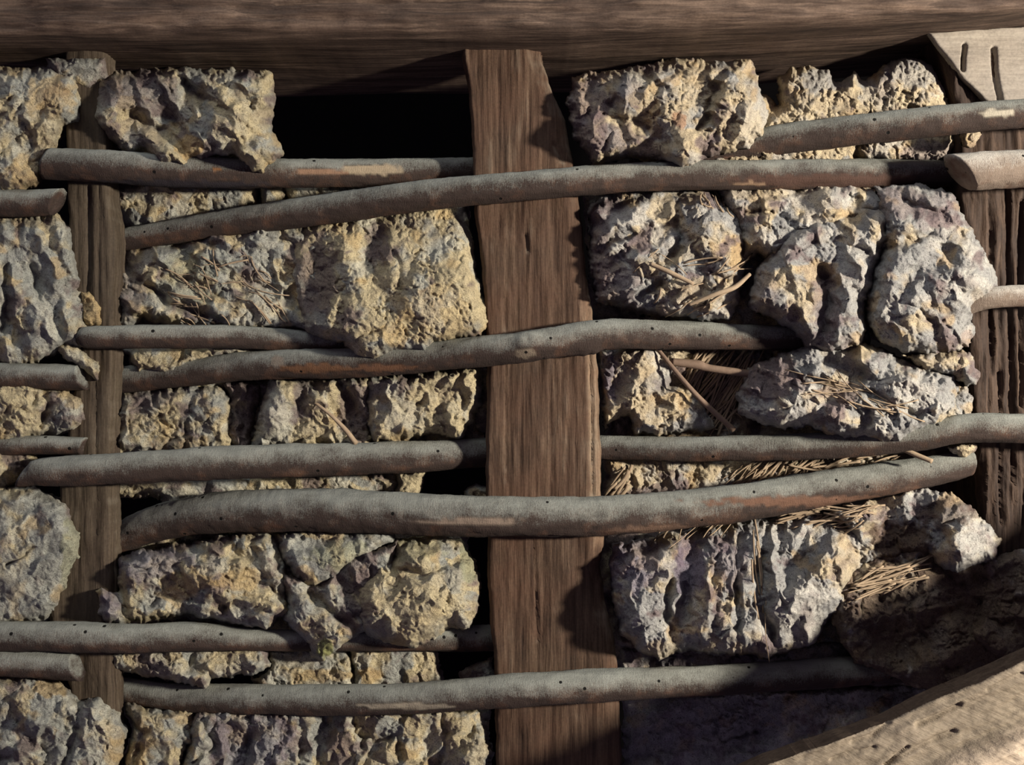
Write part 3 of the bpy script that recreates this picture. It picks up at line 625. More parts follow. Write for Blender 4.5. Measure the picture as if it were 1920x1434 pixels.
A, sA = d_('lumpy grey-green daub with straw stalks below the second rod on the left',
   [(208, 478), (240, 462), (300, 450), (420, 420), (600, 412), (620, 480), (615, 560), (600, 628), (430, 625), (300, 612), (268, 600), (240, 620), (212, 618), (206, 560)],
   .085, [(430, 84), (520, 100), (600, 112)], w=34, fold=(35, 12), facet=13, grey=.6, mauve=.18, seed=114,
   bumps=[(300, 500, 40, 40, 0, 16), (460, 540, 70, 50, 20, 14), (280, 580, 30, 35, 0, 18), (240, 530, 30, 40, 0, -10)], gr=[([(215, 490), (270, 530), (330, 580), (420, 600)], 8, 20), ([(385, 440), (400, 500)], 8, 12)],
   patches=[(235, 540, 38, 60, MAUVE, .6), (500, 560, 45, 40, PALE, .4), (360, 520, 60, 60, GREEN, .35)])
stalks(A, sA, [(300, 520), (480, 470), (540, 600), (350, 610)], 46, -35, 22, 46, 1.5, 1)
d_('big square cream daub block hanging over the bent rod beside middle stave',
   [(545, 450), (575, 422), (690, 395), (868, 372), (884, 440), (896, 520), (915, 575), (918, 605), (905, 635), (862, 640), (815, 650), (800, 664), (730, 668), (700, 682), (665, 672), (640, 645), (600, 638), (572, 625), (558, 590), (548, 520)],
   .045, [(380, 44), (430, 62), (520, 112), (600, 128), (680, 124)], hx=[(545, .6), (640, .88), (720, 1), (915, 1)], w=30, fold=(-15, 4), facet=5, big=8, crumb=3.2, grey=.12, mauve=.02, seed=115, jag=4,
   bumps=[(700, 465, 26, 60, 10, -20), (590, 530, 32, 80, 0, -30), (600, 610, 40, 24, 0, 12), (820, 540, 90, 90, 0, 12), (690, 610, 40, 40, 0, 10), (760, 520, 14, 30, 20, -9)],
   gr=[([(660, 640), (720, 610), (790, 595)], 4, 8), ([(740, 470), (755, 530), (750, 545)], 4, 9), ([(625, 640), (645, 560), (630, 480)], 9, 12)],
   patches=[(592, 530, 38, 100, MAUVE, .75), (705, 460, 22, 45, MAUVE, .7), (820, 590, 60, 60, OCHRE, .35), (590, 610, 30, 24, GREY, .6), (820, 470, 24, 20, GREY, .5)])
d_('narrow daub strip drooping between the thin rod stub and the bent rod',
   [(205, 640), (520, 640), (560, 660), (420, 672), (370, 680), (330, 704), (255, 702), (240, 668), (210, 672)], .07, [(640, 60), (700, 98)], w=16, facet=8, big=5, grey=.3, mauve=.2, seed=116)
d_('grey crumbly daub lump under the bent rod next to left stave',
   [(208, 760), (225, 735), (300, 722), (415, 718), (440, 760), (438, 850), (210, 860)], .085, 100, w=28, fold=(-10, 9), grey=.6, mauve=.22, seed=117, bumps=[(370, 770, 50, 50, 0, 16), (250, 760, 40, 30, 0, 10)], gr=[([(345, 850), (350, 800)], 5, 14), ([(290, 750), (310, 800)], 6, 12)], patches=[(330, 830, 60, 18, OCHRE, .4), (280, 740, 50, 20, MAUVE, .6)])
d_('recessed mauve daub between two paler lumps under the bent rod',
   [(415, 712), (500, 708), (490, 760), (470, 850), (415, 850)], .095, 84, w=24, fold=(80, 9), grey=.4, mauve=.6, seed=118, patches=[(455, 770, 60, 90, MAUVE, .6)])
A, sA = d_('pale facetted daub lump under the rusty patch of the bent rod',
   [(505, 705), (640, 700), (700, 700), (705, 780), (700, 850), (462, 850), (478, 790), (495, 740)], .085, 104, w=26, fold=(65, 12), facet=13, grey=.3, mauve=.12, seed=119,
   bumps=[(515, 780, 28, 50, 25, 18), (600, 745, 24, 24, 0, 18), (590, 810, 40, 28, 0, 14), (660, 775, 24, 50, -30, -22)], gr=[([(560, 715), (565, 770)], 10, 22), ([(640, 720), (690, 800)], 10, 16)], patches=[(515, 780, 34, 60, PALE, .7), (665, 770, 38, 60, MAUVE, .8), (565, 740, 18, 34, MAUVE, .7), (590, 810, 44, 26, CREAM, .8)])
d_('cream and white daub lump under the bent rod touching middle stave',
   [(680, 705), (760, 700), (900, 682), (906, 730), (902, 770), (880, 800), (868, 826), (842, 822), (820, 812), (740, 835), (700, 835), (680, 790)],
   .075, 104, w=28, fold=(-55, 11), facet=12, grey=.3, mauve=.05, seed=120, bumps=[(750, 790, 40, 40, 0, 14), (860, 790, 24, 24, 0, 16), (800, 750, 14, 50, 40, -14)], patches=[(830, 740, 60, 50, CREAM, .6), (720, 725, 30, 18, PALE, .6), (750, 780, 40, 30, PALE, .5)])
d_('dark mauve daub set back in the corner against middle stave above a black hole',
   [(870, 690), (930, 690), (935, 810), (880, 815), (868, 790)], .10, 60, w=22, grey=.4, mauve=.6, seed=121)
d_('dim straw-streaked daub strip between the pointed rod and the thickest rod',
   [(205, 905), (230, 885), (500, 880), (755, 878), (745, 945), (500, 960), (330, 960), (300, 935), (215, 935)], .10, 76, w=20, fold=(10, 8), facet=7, big=5, grey=.4, mauve=.3, seed=122, patches=[(240, 912, 60, 12, CREAM, .5)])
d_('small cream daub wedge at the left edge of the lower black hole',
   [(742, 885), (770, 880), (798, 882), (793, 905), (783, 945), (735, 945)], .08, 70, w=14, facet=5, big=3, grey=.1, mauve=.0, seed=123, patches=[(770, 910, 50, 50, CREAM, .8)])
d_('thin daub crumbs on the thickest rod at the right of the lower black hole',
   [(870, 920), (890, 905), (925, 915), (930, 950), (868, 950)], .07, 40, w=14, facet=4, big=3, grey=.9, mauve=.3, seed=124)
d_('mixed yellow and violet-grey daub lump below the thickest rod on the left',
   [(172, 1105), (190, 1090), (215, 1105), (215, 1045), (260, 1030), (360, 1015), (500, 985), (530, 1010), (545, 1110), (548, 1150), (520, 1165), (500, 1184), (440, 1175), (400, 1168), (350, 1160), (300, 1165), (240, 1172), (195, 1188), (178, 1150)],
   .06, [(1000, 66), (1060, 110), (1170, 126)], w=30, fold=(20, 12), facet=13, grey=.42, mauve=.22, seed=125,
   bumps=[(300, 1060, 70, 26, -10, 12), (400, 1100, 60, 40, 0, 18), (480, 1150, 50, 26, 0, 18), (205, 1130, 24, 34, 0, 8)], gr=[([(225, 1100), (235, 1150)], 9, 26), ([(330, 1060), (360, 1120), (420, 1140)], 8, 18), ([(470, 1020), (500, 1090)], 8, 14)],
   patches=[(290, 1055, 70, 35, [.30, .28, .36], .7), (360, 1090, 45, 26, OCHRE, .65), (450, 1085, 45, 22, OCHRE, .6), (205, 1130, 26, 40, [.30, .27, .35], .7), (400, 1060, 30, 20, PALE, .5)])
d_('dark seam of mauve daub between the two lumps below the thickest rod',
   [(455, 985), (600, 985), (590, 1080), (600, 1160), (560, 1175), (510, 1120)], .08, 92, w=26, grey=.3, mauve=.55, seed=126)
d_('smooth grey-green daub fold just under the thickest rod left of the round cream lump',
   [(520, 1000), (600, 985), (735, 985), (745, 1020), (690, 1050), (650, 1075), (590, 1115), (565, 1100), (535, 1060), (518, 1025)],
   .05, [(980, 66), (1040, 108), (1110, 112)], w=26, fold=(-20, 8), facet=7, big=8, crumb=1.6, grey=.6, mauve=.05, seed=127, bumps=[(640, 1040, 70, 26, -25, 12), (620, 1010, 70, 10, -20, -9)], patches=[(640, 1040, 60, 30, GREEN, .6)])
d_('violet-grey daub tongue with a yellow-green tip drooping over a rod',
   [(525, 1070), (590, 1085), (660, 1030), (750, 1010), (750, 1130), (690, 1185), (640, 1215), (625, 1225), (608, 1238), (585, 1230), (560, 1200), (530, 1165)],
   .055, 116, w=26, fold=(50, 9), facet=11, grey=.7, mauve=.3, seed=128, gr=[([(580, 1110), (640, 1160), (690, 1200)], 9, 20)], patches=[(680, 1070, 30, 60, MAUVE, .7), (610, 1215, 16, 22, [.50, .52, .22], .9), (660, 1150, 30, 30, MAUVE, .6)], bumps=[(590, 1170, 30, 40, 0, 14)])
d_('rounded cream daub boulder overhanging the black hole beside middle stave',
   [(735, 1010), (830, 1000), (870, 1015), (890, 1050), (902, 1100), (898, 1150), (880, 1178), (845, 1180), (820, 1198), (770, 1215), (735, 1212), (705, 1200), (670, 1175), (660, 1130), (672, 1090), (700, 1055), (735, 1035)],
   .045, [(1000, 76), (1060, 118), (1150, 136), (1220, 126)], w=42, fold=(-30, 6), facet=8, crumb=2.6, grey=.2, mauve=.02, seed=129, bumps=[(770, 1130, 75, 60, 0, 18), (840, 1040, 50, 20, 20, -14), (860, 1090, 20, 34, 0, 6)],
   gr=[([(735, 1065), (800, 1075), (850, 1060)], 7, 14)], patches=[(790, 1130, 90, 70, CREAM, .7), (855, 1080, 20, 30, GREY, .7), (880, 1050, 18, 50, GREEN, .8), (700, 1180, 40, 24, GREY, .5), (780, 1030, 60, 24, GREEN, .5)])
d_('dusty crumbly daub strip hanging over the left end of the lowest rod',
   [(200, 1225), (215, 1205), (500, 1205), (508, 1250), (480, 1265), (400, 1272), (385, 1292), (360, 1285), (310, 1275), (250, 1262), (205, 1255)],
   .055, [(1210, 70), (1290, 112)], w=20, fold=(30, 8), facet=8, big=5, grey=.5, mauve=.2, seed=130, patches=[(430, 1240, 60, 26, CREAM, .5), (330, 1255, 60, 20, PALE, .3)])
d_('flat ledge of daub with a yellow lip above the lowest rod',
   [(500, 1212), (640, 1205), (665, 1235), (668, 1300), (480, 1300), (470, 1272), (500, 1260)], .085, [(1210, 66), (1240, 70), (1262, 96), (1300, 90)], w=16, fold=(0, 5), facet=7, big=5, grey=.35, mauve=.1, seed=131, patches=[(600, 1266, 70, 12, OCHRE, .6), (570, 1240, 70, 14, GREY, .6)])
d_('flat daub piece with sharp right corner beside the lowest black hole',
   [(655, 1205), (815, 1205), (828, 1250), (836, 1300), (660, 1300)], .09, 78, w=14, fold=(80, 6), facet=7, big=5, grey=.45, mauve=.12, seed=132, patches=[(800, 1245, 22, 40, CREAM, .7), (695, 1266, 24, 12, OCHRE, .6)])
d_('crumb of grey daub lying in the lowest black hole against middle stave',
   [(862, 1262), (885, 1245), (925, 1228), (930, 1290), (865, 1290)], .065, 40, w=14, facet=4, big=3, grey=.9, mauve=.3, seed=133)
d_('small straw-flecked daub lump under the lowest rod beside the left corner mass',
   [(225, 1310), (300, 1325), (370, 1330), (372, 1375), (345, 1410), (330, 1500), (215, 1500), (235, 1400), (245, 1360)], .06, 90, w=26, grey=.35, mauve=.12, seed=134, bumps=[(310, 1390, 40, 40, 0, 16)], patches=[(340, 1345, 40, 12, OCHRE, .5), (255, 1420, 20, 30, OCHRE, .5), (240, 1340, 30, 40, EARTH, .6)], gr=[([(240, 1345), (270, 1370), (250, 1430)], 6, 22)])
d_('violet-grey ribbed daub along the bottom edge below the lowest rod',
   [(360, 1325), (520, 1325), (665, 1325), (690, 1400), (690, 1500), (320, 1500), (340, 1410)], .075, 98, w=26, fold=(105, 16), facet=10, grey=.75, mauve=.4, seed=135, gr=[([(470, 1330), (465, 1434)], 9, 18), ([(380, 1350), (400, 1400), (350, 1434)], 7, 16), ([(565, 1340), (560, 1434)], 8, 14)], patches=[(470, 1380, 80, 70, [.32, .29, .37], .5)])
d_('square cornered cream and grey daub at the bottom edge touching middle stave',
   [(650, 1325), (780, 1325), (918, 1318), (916, 1370), (924, 1410), (918, 1500), (660, 1500)], .07, 104, w=20, fold=(120, 11), facet=10, grey=.42, mauve=.14, seed=136, gr=[([(828, 1340), (838, 1380), (825, 1434)], 5, 14), ([(670, 1385), (745, 1380), (750, 1420)], 6, 16)], bumps=[(880, 1400, 34, 40, 0, 10)], patches=[(880, 1410, 40, 40, CREAM, .6), (730, 1420, 20, 30, CREAM, .6)])
for lab, poly_, sd in [
    ('recessed brown daub layer behind the lumps under the long rod nearest the beam, left panel', [(208, 420), (560, 400), (880, 380), (890, 660), (212, 660)], 201),
    ('recessed brown daub layer behind the lumps under the bent rod, left panel', [(206, 710), (900, 690), (905, 850), (206, 870)], 202),
    ('recessed brown daub layer behind the yellowish lumps under the thickest rod, left panel', [(210, 985), (880, 985), (870, 1190), (212, 1200)], 203),
    ('recessed brown daub layer behind the lumps under the upper crossing rod, right panel', [(1092, 340), (1740, 340), (1745, 640), (1110, 640)], 205),
    ('recessed brown daub layer behind the folded white lump, right panel', [(1118, 970), (1700, 940), (1760, 1100), (1740, 1240), (1125, 1240)], 206)]:
    d_(lab, poly_, .115, 80, w=20, facet=9, big=8, grey=.3, mauve=.6, seed=sd, g=3.5, name='daub_layer')
# --- right panel
d_('craggy cream and mauve daub lump at the top, right of middle stave',
   [(1062, 190), (1075, 148), (1100, 138), (1175, 128), (1240, 112), (1300, 110), (1330, 118), (1405, 113), (1422, 150), (1440, 215), (1436, 250), (1405, 280), (1360, 290), (1320, 300), (1300, 318), (1262, 316), (1230, 302), (1195, 298), (1150, 306), (1110, 314), (1100, 290), (1075, 260)],
   .045, [(110, 84), (180, 118), (300, 134)], w=40, fold=(-60, 13), facet=15, big=16, crumb=3.8, grey=.28, mauve=.12, seed=137,
   bumps=[(1390, 190, 40, 60, 20, 16), (1240, 200, 50, 50, 0, 8), (1130, 250, 40, 50, 0, -12), (1120, 180, 50, 40, 0, -14), (1290, 280, 40, 30, 0, 16), (1170, 290, 40, 14, 0, 12)],
   gr=[([(1345, 160), (1330, 210), (1310, 240)], 10, 22), ([(1150, 190), (1170, 260)], 10, 18), ([(1180, 285), (1230, 262), (1270, 275)], 9, 18), ([(1190, 130), (1240, 160)], 10, 16)],
   patches=[(1100, 220, 40, 90, MAUVE, .7), (1150, 262, 50, 30, MAUVE, .6), (1180, 175, 28, 30, MAUVE, .4), (1330, 170, 50, 40, CREAM, .6), (1272, 225, 14, 18, [.55, .33, .2], .8), (1390, 230, 40, 50, CREAM, .5)])
d_('ragged cream daub behind the wormholed rod under the beam at right',
   [(1400, 170), (1440, 178), (1458, 195), (1456, 145), (1480, 128), (1500, 124), (1555, 132), (1568, 152), (1582, 148), (1600, 136), (1622, 150), (1660, 120), (1690, 108), (1735, 112), (1755, 130), (1768, 150), (1780, 180), (1790, 210), (1795, 262), (1788, 300), (1700, 312), (1610, 300), (1600, 318), (1400, 320), (1320, 320), (1330, 270), (1420, 250)],
   .075, 88, w=26, fold=(-40, 4), facet=5, big=6, crumb=4.2, grey=.15, mauve=.02, seed=138, bumps=[(1600, 215, 60, 30, 0, 10), (1500, 200, 40, 40, 0, 8)],
   gr=[([(1610, 275), (1600, 310)], 7, 20), ([(1665, 140), (1655, 200)], 6, 10)], patches=[(1545, 148, 45, 24, GREY, .8), (1720, 130, 60, 34, GREY, .7), (1660, 200, 80, 40, CREAM, .5), (1740, 285, 60, 22, [.36, .32, .36], .6), (1660, 170, 18, 34, MAUVE, .4)])
A, sA = d_('yellowish daub scraps with curled straw between two rods over the post',
   [(1795, 245), (1842, 240), (1838, 262), (1815, 280), (1805, 275)], .0, 18, w=10, facet=3, big=2, grey=.2, mauve=0, seed=139, patches=[(1820, 258, 40, 40, OCHRE, .5)])
A, sA = d_('rugged rounded daub lump under the upper crossing rod, right of middle stave',
   [(1100, 400), (1108, 378), (1180, 352), (1250, 345), (1320, 350), (1385, 395), (1400, 450), (1398, 520), (1385, 570), (1370, 600), (1330, 606), (1250, 598), (1195, 592), (1160, 576), (1118, 565), (1108, 520), (1102, 460)],
   .05, [(350, 60), (400, 96), (500, 130), (600, 124)], w=40, fold=(-35, 13), facet=15, big=14, crumb=3.2, grey=.6, mauve=.15, seed=140,
   bumps=[(1180, 415, 70, 22, -28, 18), (1220, 470, 50, 26, -25, 14), (1330, 440, 50, 50, 0, 14), (1300, 530, 60, 40, 0, 12), (1150, 500, 40, 50, 0, -14), (1220, 560, 40, 24, 20, 14)],
   gr=[([(1140, 455), (1200, 435), (1260, 415)], 8, 20), ([(1270, 380), (1275, 450), (1255, 490)], 8, 24), ([(1190, 560), (1240, 530)], 8, 18)],
   patches=[(1180, 405, 55, 22, PALE, .8), (1245, 395, 30, 30, CREAM, .8), (1120, 480, 28, 90, MAUVE, .7), (1380, 480, 16, 30, OCHRE, .8), (1290, 545, 60, 26, CREAM, .6), (1150, 530, 50, 40, MAUVE, .6), (1130, 385, 40, 18, MAUVE, .7)])
stalks(A, sA, [(1200, 480), (1390, 480), (1380, 590), (1220, 580)], 18, 28, 18, 60, 1.7, 2)
stalks(A, sA, [(1300, 355), (1360, 355), (1370, 400), (1320, 390)], 10, -50, 25, 36, 2.2, 12, name='straw_tuft')
d_('crumbly daub band with grey lumps, right of the rugged rounded lump',
   [(1340, 345), (1480, 340), (1600, 340), (1700, 345), (1690, 400), (1560, 440), (1520, 470), (1470, 500), (1420, 480), (1385, 500), (1370, 420)],
   .06, [(340, 70), (400, 96), (480, 108)], w=30, fold=(40, 11), facet=13, grey=.5, mauve=.15, seed=141, bumps=[(1430, 440, 34, 40, 0, 20), (1490, 420, 30, 40, 30, 12)], gr=[([(1400, 400), (1460, 400), (1510, 440)], 7, 18)], patches=[(1420, 360, 60, 18, CREAM, .6), (1540, 370, 60, 26, PALE, .4)])
d_('biggest smooth grey daub mass, bulging rightwards over the dark post',
   [(1640, 350), (1720, 345), (1785, 362), (1805, 400), (1828, 440), (1850, 480), (1868, 510), (1872, 540), (1865, 562), (1830, 575), (1820, 600), (1828, 625), (1815, 650), (1780, 662), (1735, 668), (1690, 660), (1645, 640), (1625, 600), (1628, 540), (1640, 500), (1660, 460), (1650, 400)],
   .014, [(345, 30), (420, 76), (520, 104), (660, 94)], back=2, w=42, fold=(60, 9), facet=8, big=16, crumb=1.6, grey=.85, mauve=.12, seed=142,
   bumps=[(1740, 470, 70, 26, -30, 12), (1700, 560, 40, 80, 10, 10), (1790, 530, 50, 40, 0, 16), (1740, 400, 50, 30, 30, -14), (1650, 620, 30, 30, 0, -8)], gr=[([(1660, 470), (1700, 450), (1740, 440)], 10, 24), ([(1700, 380), (1760, 400), (1800, 440)], 9, 16), ([(1710, 570), (1745, 600)], 4, 9)],
   patches=[(1820, 545, 50, 30, PALE, .6), (1680, 380, 60, 30, MAUVE, .6), (1760, 400, 50, 40, MAUVE, .4), (1815, 640, 14, 30, [.5, .36, .3], .5)])
d_('pale ridged daub mass left of the largest mass, ending over the centre rod',
   [(1480, 430), (1530, 400), (1600, 385), (1650, 380), (1690, 400), (1680, 450), (1650, 500), (1640, 545), (1622, 570), (1625, 620), (1615, 650), (1560, 668), (1510, 655), (1490, 625), (1450, 600), (1400, 575), (1405, 550), (1420, 500), (1450, 460)],
   .035, [(385, 70), (440, 108), (560, 126), (660, 116)], w=38, fold=(70, 12), facet=10, big=16, crumb=2.0, grey=.65, mauve=.15, seed=143,
   bumps=[(1470, 520, 40, 50, 30, 14), (1600, 540, 26, 60, 0, 16), (1550, 560, 20, 50, 10, -18), (1610, 430, 50, 26, -30, 12), (1590, 620, 26, 34, 0, 12)], gr=[([(1540, 500), (1555, 560), (1540, 620)], 9, 22), ([(1490, 470), (1530, 450)], 8, 14), ([(1660, 430), (1655, 480), (1635, 540)], 8, 22)],
   patches=[(1500, 560, 26, 40, CREAM, .6), (1430, 540, 34, 44, MAUVE, .4), (1550, 580, 26, 60, MAUVE, .6), (1530, 645, 60, 24, MAUVE, .6), (1610, 500, 40, 60, PALE, .5)])
d_('crumbly white daub under the centre rod touching middle stave at right',
   [(1120, 650), (1160, 645), (1290, 640), (1300, 665), (1262, 690), (1260, 720), (1300, 730), (1330, 780), (1345, 805), (1300, 812), (1245, 815), (1190, 818), (1184, 800), (1180, 778), (1150, 790), (1132, 810), (1125, 760)],
   .075, 104, w=24, fold=(-60, 10), facet=11, crumb=4.2, grey=.32, mauve=.03, seed=144, bumps=[(1200, 690, 30, 40, 0, 10), (1250, 780, 50, 30, 0, 14), (1170, 740, 14, 40, 30, 10)], patches=[(1145, 700, 24, 50, [.28, .25, .30], .8), (1190, 700, 40, 60, CREAM, .7), (1240, 720, 30, 20, GREY, .5)])
BK, sBK = d_('dark daub full of straw in the recess behind the two crossing twigs',
   [(1140, 640), (1500, 640), (1560, 700), (1560, 850), (1140, 850)], .11, 70, w=26, facet=11, fold=(-60, 8), grey=.2, mauve=.5, seed=145, patches=[(1380, 740, 80, 60, EARTH, .6), (1160, 800, 40, 30, MAUVE, .8)])
stalks(BK, sBK, [(1290, 650), (1440, 650), (1400, 700), (1370, 790), (1300, 760)], 70, 58, 9, 92, 2.4, 3, lift=10)
stalks(BK, sBK, [(1320, 760), (1420, 760), (1430, 810), (1330, 810)], 16, 150, 30, 36, 1.4, 4, name='straw_tuft', lift=8)
A, sA = d_('big white and mauve daub lump overhanging the rod, lower right of the centre',
   [(1380, 740), (1400, 690), (1450, 665), (1530, 640), (1620, 642), (1680, 665), (1740, 690), (1790, 700), (1800, 735), (1790, 770), (1770, 800), (1720, 812), (1690, 835), (1650, 838), (1620, 822), (1600, 825), (1545, 815), (1520, 800), (1470, 805), (1420, 795), (1385, 775)],
   .03, [(640, 66), (700, 104), (780, 126), (840, 120)], hx=[(1380, .72), (1500, .95), (1560, 1)], w=36, fold=(25, 14), facet=15, big=14, crumb=3.2, grey=.72, mauve=.12, seed=146,
   bumps=[(1700, 740, 50, 34, 0, 18), (1440, 720, 60, 30, -20, -10), (1560, 790, 34, 20, 0, 12), (1660, 810, 30, 24, 0, 16), (1620, 680, 30, 24, 0, 12)], gr=[([(1500, 710), (1580, 720), (1660, 750), (1720, 780)], 9, 22), ([(1540, 780), (1560, 740)], 8, 16), ([(1620, 800), (1630, 770)], 8, 18), ([(1590, 660), (1610, 700)], 8, 14)],
   patches=[(1440, 710, 70, 40, MAUVE, .85), (1700, 740, 60, 40, PALE, .7), (1530, 740, 40, 30, PALE, .3), (1580, 735, 50, 18, [.30, .2, .16], .6), (1490, 770, 60, 26, PALE, .4)])
stalks(A, sA, [(1480, 700), (1600, 700), (1720, 760), (1700, 780), (1560, 750)], 22, -20, 12, 70, 1.4, 5)
d_('small cream and grey daub knob jutting right over the dark post',
   [(1690, 665), (1740, 660), (1800, 655), (1820, 660), (1838, 700), (1832, 722), (1812, 724), (1785, 705), (1740, 700)], .014, 66, back=2, w=22, facet=7, big=5, grey=.5, mauve=.05, seed=147, patches=[(1730, 680, 40, 14, CREAM, .8), (1795, 700, 10, 18, [.3, .2, .15], .7)])
d_('loose crumbly daub bits beside the dark post above the right-hand rod',
   [(1770, 720), (1810, 722), (1826, 745), (1822, 770), (1830, 790), (1790, 800), (1765, 790)], .014, 34, back=2, w=14, facet=8, big=4, grey=.5, mauve=.1, seed=148, jag=7)
d_('white pebble-like daub nub under the rod next to the dark post',
   [(1770, 838), (1800, 828), (1828, 828), (1830, 845), (1812, 856), (1785, 852)], .02, 34, w=12, facet=3, big=2, grey=.3, mauve=.0, seed=149)
A, sA = d_('straw-rich cream daub strip between the right-hand rod and the thickest rod',
   [(1130, 850), (1300, 850), (1500, 850), (1700, 842), (1790, 835), (1790, 880), (1600, 930), (1400, 960), (1250, 970), (1132, 970)], .10, 74, w=20, fold=(20, 8), facet=9, big=6, crumb=3.4, grey=.25, mauve=.15, seed=150, patches=[(1230, 925, 90, 16, MAUVE, .7), (1580, 880, 100, 26, CREAM, .6)])
stalks(A, sA, [(1380, 860), (1560, 855), (1540, 910), (1380, 930)], 44, 38, 14, 74, 2.2, 6, lift=6)
stalks(A, sA, [(1500, 868), (1760, 845), (1740, 880), (1500, 920)], 34, 10, 10, 76, 2.0, 7, name='straw_layer', lift=6)
stalks(A, sA, [(1150, 870), (1200, 865), (1180, 925), (1135, 935)], 7, 50, 6, 70, 3.4, 8, name='straw_tuft', lift=10)
A, sA = d_('bulging white and violet daub with vertical folds under the thickest rod',
   [(1142, 1060), (1150, 1020), (1250, 1000), (1400, 975), (1520, 960), (1640, 985), (1650, 1030), (1620, 1075), (1590, 1110), (1590, 1130), (1545, 1170), (1530, 1205), (1480, 1222), (1440, 1236), (1400, 1225), (1340, 1228), (1290, 1222), (1255, 1228), (1235, 1240), (1200, 1225), (1165, 1190), (1150, 1140)],
   .045, [(960, 60), (1020, 100), (1120, 136), (1240, 130)], w=44, fold=(98, 19), facet=12, big=12, crumb=2.8, grey=.7, mauve=.12, seed=151,
   bumps=[(1200, 1150, 40, 60, 0, 10), (1250, 1060, 20, 50, 20, 16), (1330, 1120, 24, 80, 10, 16), (1290, 1100, 16, 70, 5, -24), (1400, 1130, 26, 80, -5, 12), (1480, 1120, 40, 70, 10, 16), (1230, 1210, 34, 26, 0, 14), (1570, 1060, 50, 50, 0, 12), (1190, 1060, 40, 50, 0, -14), (1360, 1050, 30, 40, 0, -12)],
   gr=[([(1255, 1090), (1250, 1150), (1262, 1200)], 9, 30), ([(1335, 1060), (1345, 1120), (1340, 1170)], 7, 14), ([(1425, 1040), (1420, 1130), (1460, 1215)], 9, 26), ([(1385, 1000), (1380, 1080), (1385, 1200)], 8, 20)],
   patches=[(1190, 1050, 60, 60, [.24, .20, .28], .6), (1290, 1060, 34, 70, [.24, .20, .28], .7), (1370, 1060, 40, 50, [.22, .18, .22], .6), (1250, 1060, 18, 40, PALE, .6), (1590, 1070, 34, 60, CREAM, .6), (1240, 1215, 34, 22, CREAM, .6), (1500, 1150, 50, 60, PALE, .5)])
stalks(A, sA, [(1240, 985), (1400, 972), (1400, 1000), (1250, 1010)], 14, 30, 14, 66, 1.8, 9)
stalks(A, sA, [(1405, 1000), (1425, 1000), (1440, 1190), (1415, 1120)], 6, -82, 5, 110, 1.8, 10, name='straw_strands', lift=4)
A, sA = d_('shaggy straw-topped daub curling down over the post below the rod end',
   [(1560, 960), (1640, 935), (1740, 915), (1790, 925), (1830, 960), (1860, 990), (1876, 1010), (1870, 1040), (1840, 1058), (1800, 1075), (1770, 1068), (1740, 1040), (1690, 1040), (1620, 1060), (1600, 1000)],
   .014, [(915, 30), (980, 60), (1060, 72)], back=2, w=30, fold=(-20, 12), facet=13, grey=.5, mauve=.2, seed=152, hx=[(1560, .7), (1700, .85), (1780, 1.1), (1880, 1.1)],
   bumps=[(1820, 1010, 50, 44, 0, 16), (1690, 1010, 50, 34, 0, -28)], patches=[(1690, 1020, 60, 50, EARTH, .9), (1820, 1010, 45, 34, PALE, .5), (1780, 960, 60, 24, EARTH, .6)])
stalks(A, sA, [(1480, 955), (1640, 945), (1600, 995), (1490, 990)], 40, 12, 14, 70, 2.0, 11, lift=5)
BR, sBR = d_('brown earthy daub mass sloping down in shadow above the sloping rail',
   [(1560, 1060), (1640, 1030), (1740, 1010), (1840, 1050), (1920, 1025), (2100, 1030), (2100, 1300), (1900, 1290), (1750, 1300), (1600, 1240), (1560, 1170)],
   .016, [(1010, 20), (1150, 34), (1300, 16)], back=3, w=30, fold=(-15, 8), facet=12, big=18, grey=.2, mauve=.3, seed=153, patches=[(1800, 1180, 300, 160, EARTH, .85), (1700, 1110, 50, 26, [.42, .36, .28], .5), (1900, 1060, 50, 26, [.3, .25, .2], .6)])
stalks(BR, sBR, [(1610, 1080), (1720, 1050), (1730, 1090), (1640, 1120)], 34, 22, 10, 90, 2.0, 13, lift=6)
d_('small pale daub chip stuck to the brown earthy mass beside the folded white lump',
   [(1600, 1140), (1620, 1138), (1628, 1165), (1612, 1172), (1600, 1160)], .0, 12, w=8, facet=2, big=2, crumb=1, grey=.3, mauve=0, seed=154)
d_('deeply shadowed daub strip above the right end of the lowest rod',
   [(1150, 1200), (1420, 1200), (1620, 1190), (1800, 1240), (1760, 1300), (1160, 1290)], .10, 66, w=24, grey=.6, mauve=.5, seed=155, patches=[(1500, 1250, 300, 80, [.16, .14, .16], .6)])
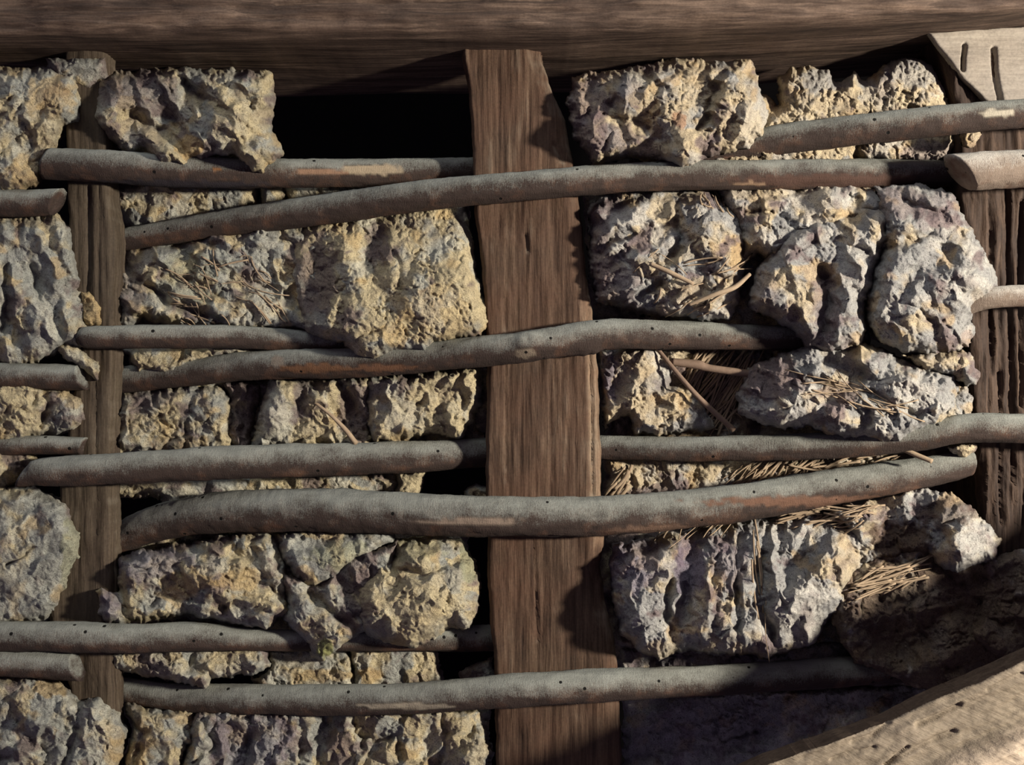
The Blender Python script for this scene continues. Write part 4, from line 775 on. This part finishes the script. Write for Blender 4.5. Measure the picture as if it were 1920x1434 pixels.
d_('flat shadowed violet-grey daub below the lowest rod, right of middle stave',
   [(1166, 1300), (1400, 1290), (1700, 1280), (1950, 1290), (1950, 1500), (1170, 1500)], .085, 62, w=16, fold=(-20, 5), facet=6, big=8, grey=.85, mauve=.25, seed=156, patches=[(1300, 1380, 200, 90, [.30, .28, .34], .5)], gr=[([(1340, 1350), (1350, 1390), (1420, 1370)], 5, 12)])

# ------------------------------------------------------------------ loose twigs and stalks
def twig(label, pts, mat=None, cat='twig', name='twig', seed=0):
    v, f = tube_mesh(pts, nu=12, step=5, rough=1.2, seed=seed); tag(link_mesh(name, v, f, mat or M_TWIG), label, cat, 'loose straw stalks' if name == 'straw_stalk' else 'broken twigs')
twig('thin dark twig slanting down from the centre rod to the rod below', [(1222, 640, .012, 3.6), (1262, 690, .006, 4.4), (1310, 745, .004, 5), (1376, 806, .012, 5.2)], seed=1)
twig('thicker broken twig lying almost level across the straw recess', [(1258, 678, .012, 7), (1310, 684, .012, 8.5), (1330, 690, .012, 7), (1428, 704, .01, 7)], seed=2)
twig('flat straw sticking out over the thickest rod near its right end', [(1672, 832, -.008, 4), (1712, 850, -.016, 5), (1748, 865, -.022, 4.6)], M_STRAW, 'straw', 'straw_stalk', 3)
twig('brown straw stalk slanting over the pale facetted lump under the bent rod', [(582, 748, .010, 2.6), (620, 778, .006, 3.2), (648, 806, .008, 4.6), (668, 832, .012, 5)], M_STRAW, 'straw', 'straw_stalk', 4)
twig('pale straw stalk rising to the right across the rugged round lump', [(1290, 572, -.042, 3), (1340, 552, -.046, 4.2), (1378, 538, -.042, 4.6), (1406, 514, -.034, 3.4)], M_STRAW, 'straw', 'straw_stalk', 5)
twig('short pale straw stalk sloping down across the rugged round lump', [(1218, 494, -.046, 4), (1255, 510, -.047, 4.6), (1300, 532, -.045, 3.6)], M_STRAW, 'straw', 'straw_stalk', 6)
twig('short curved pale straw on the brown earthy mass', [(1618, 1108, -.004, 2.6), (1650, 1110, -.008, 2.8), (1680, 1096, -.008, 2.6), (1726, 1096, -.004, 2.2)], M_STRAW, 'straw', 'straw_stalk', 7)
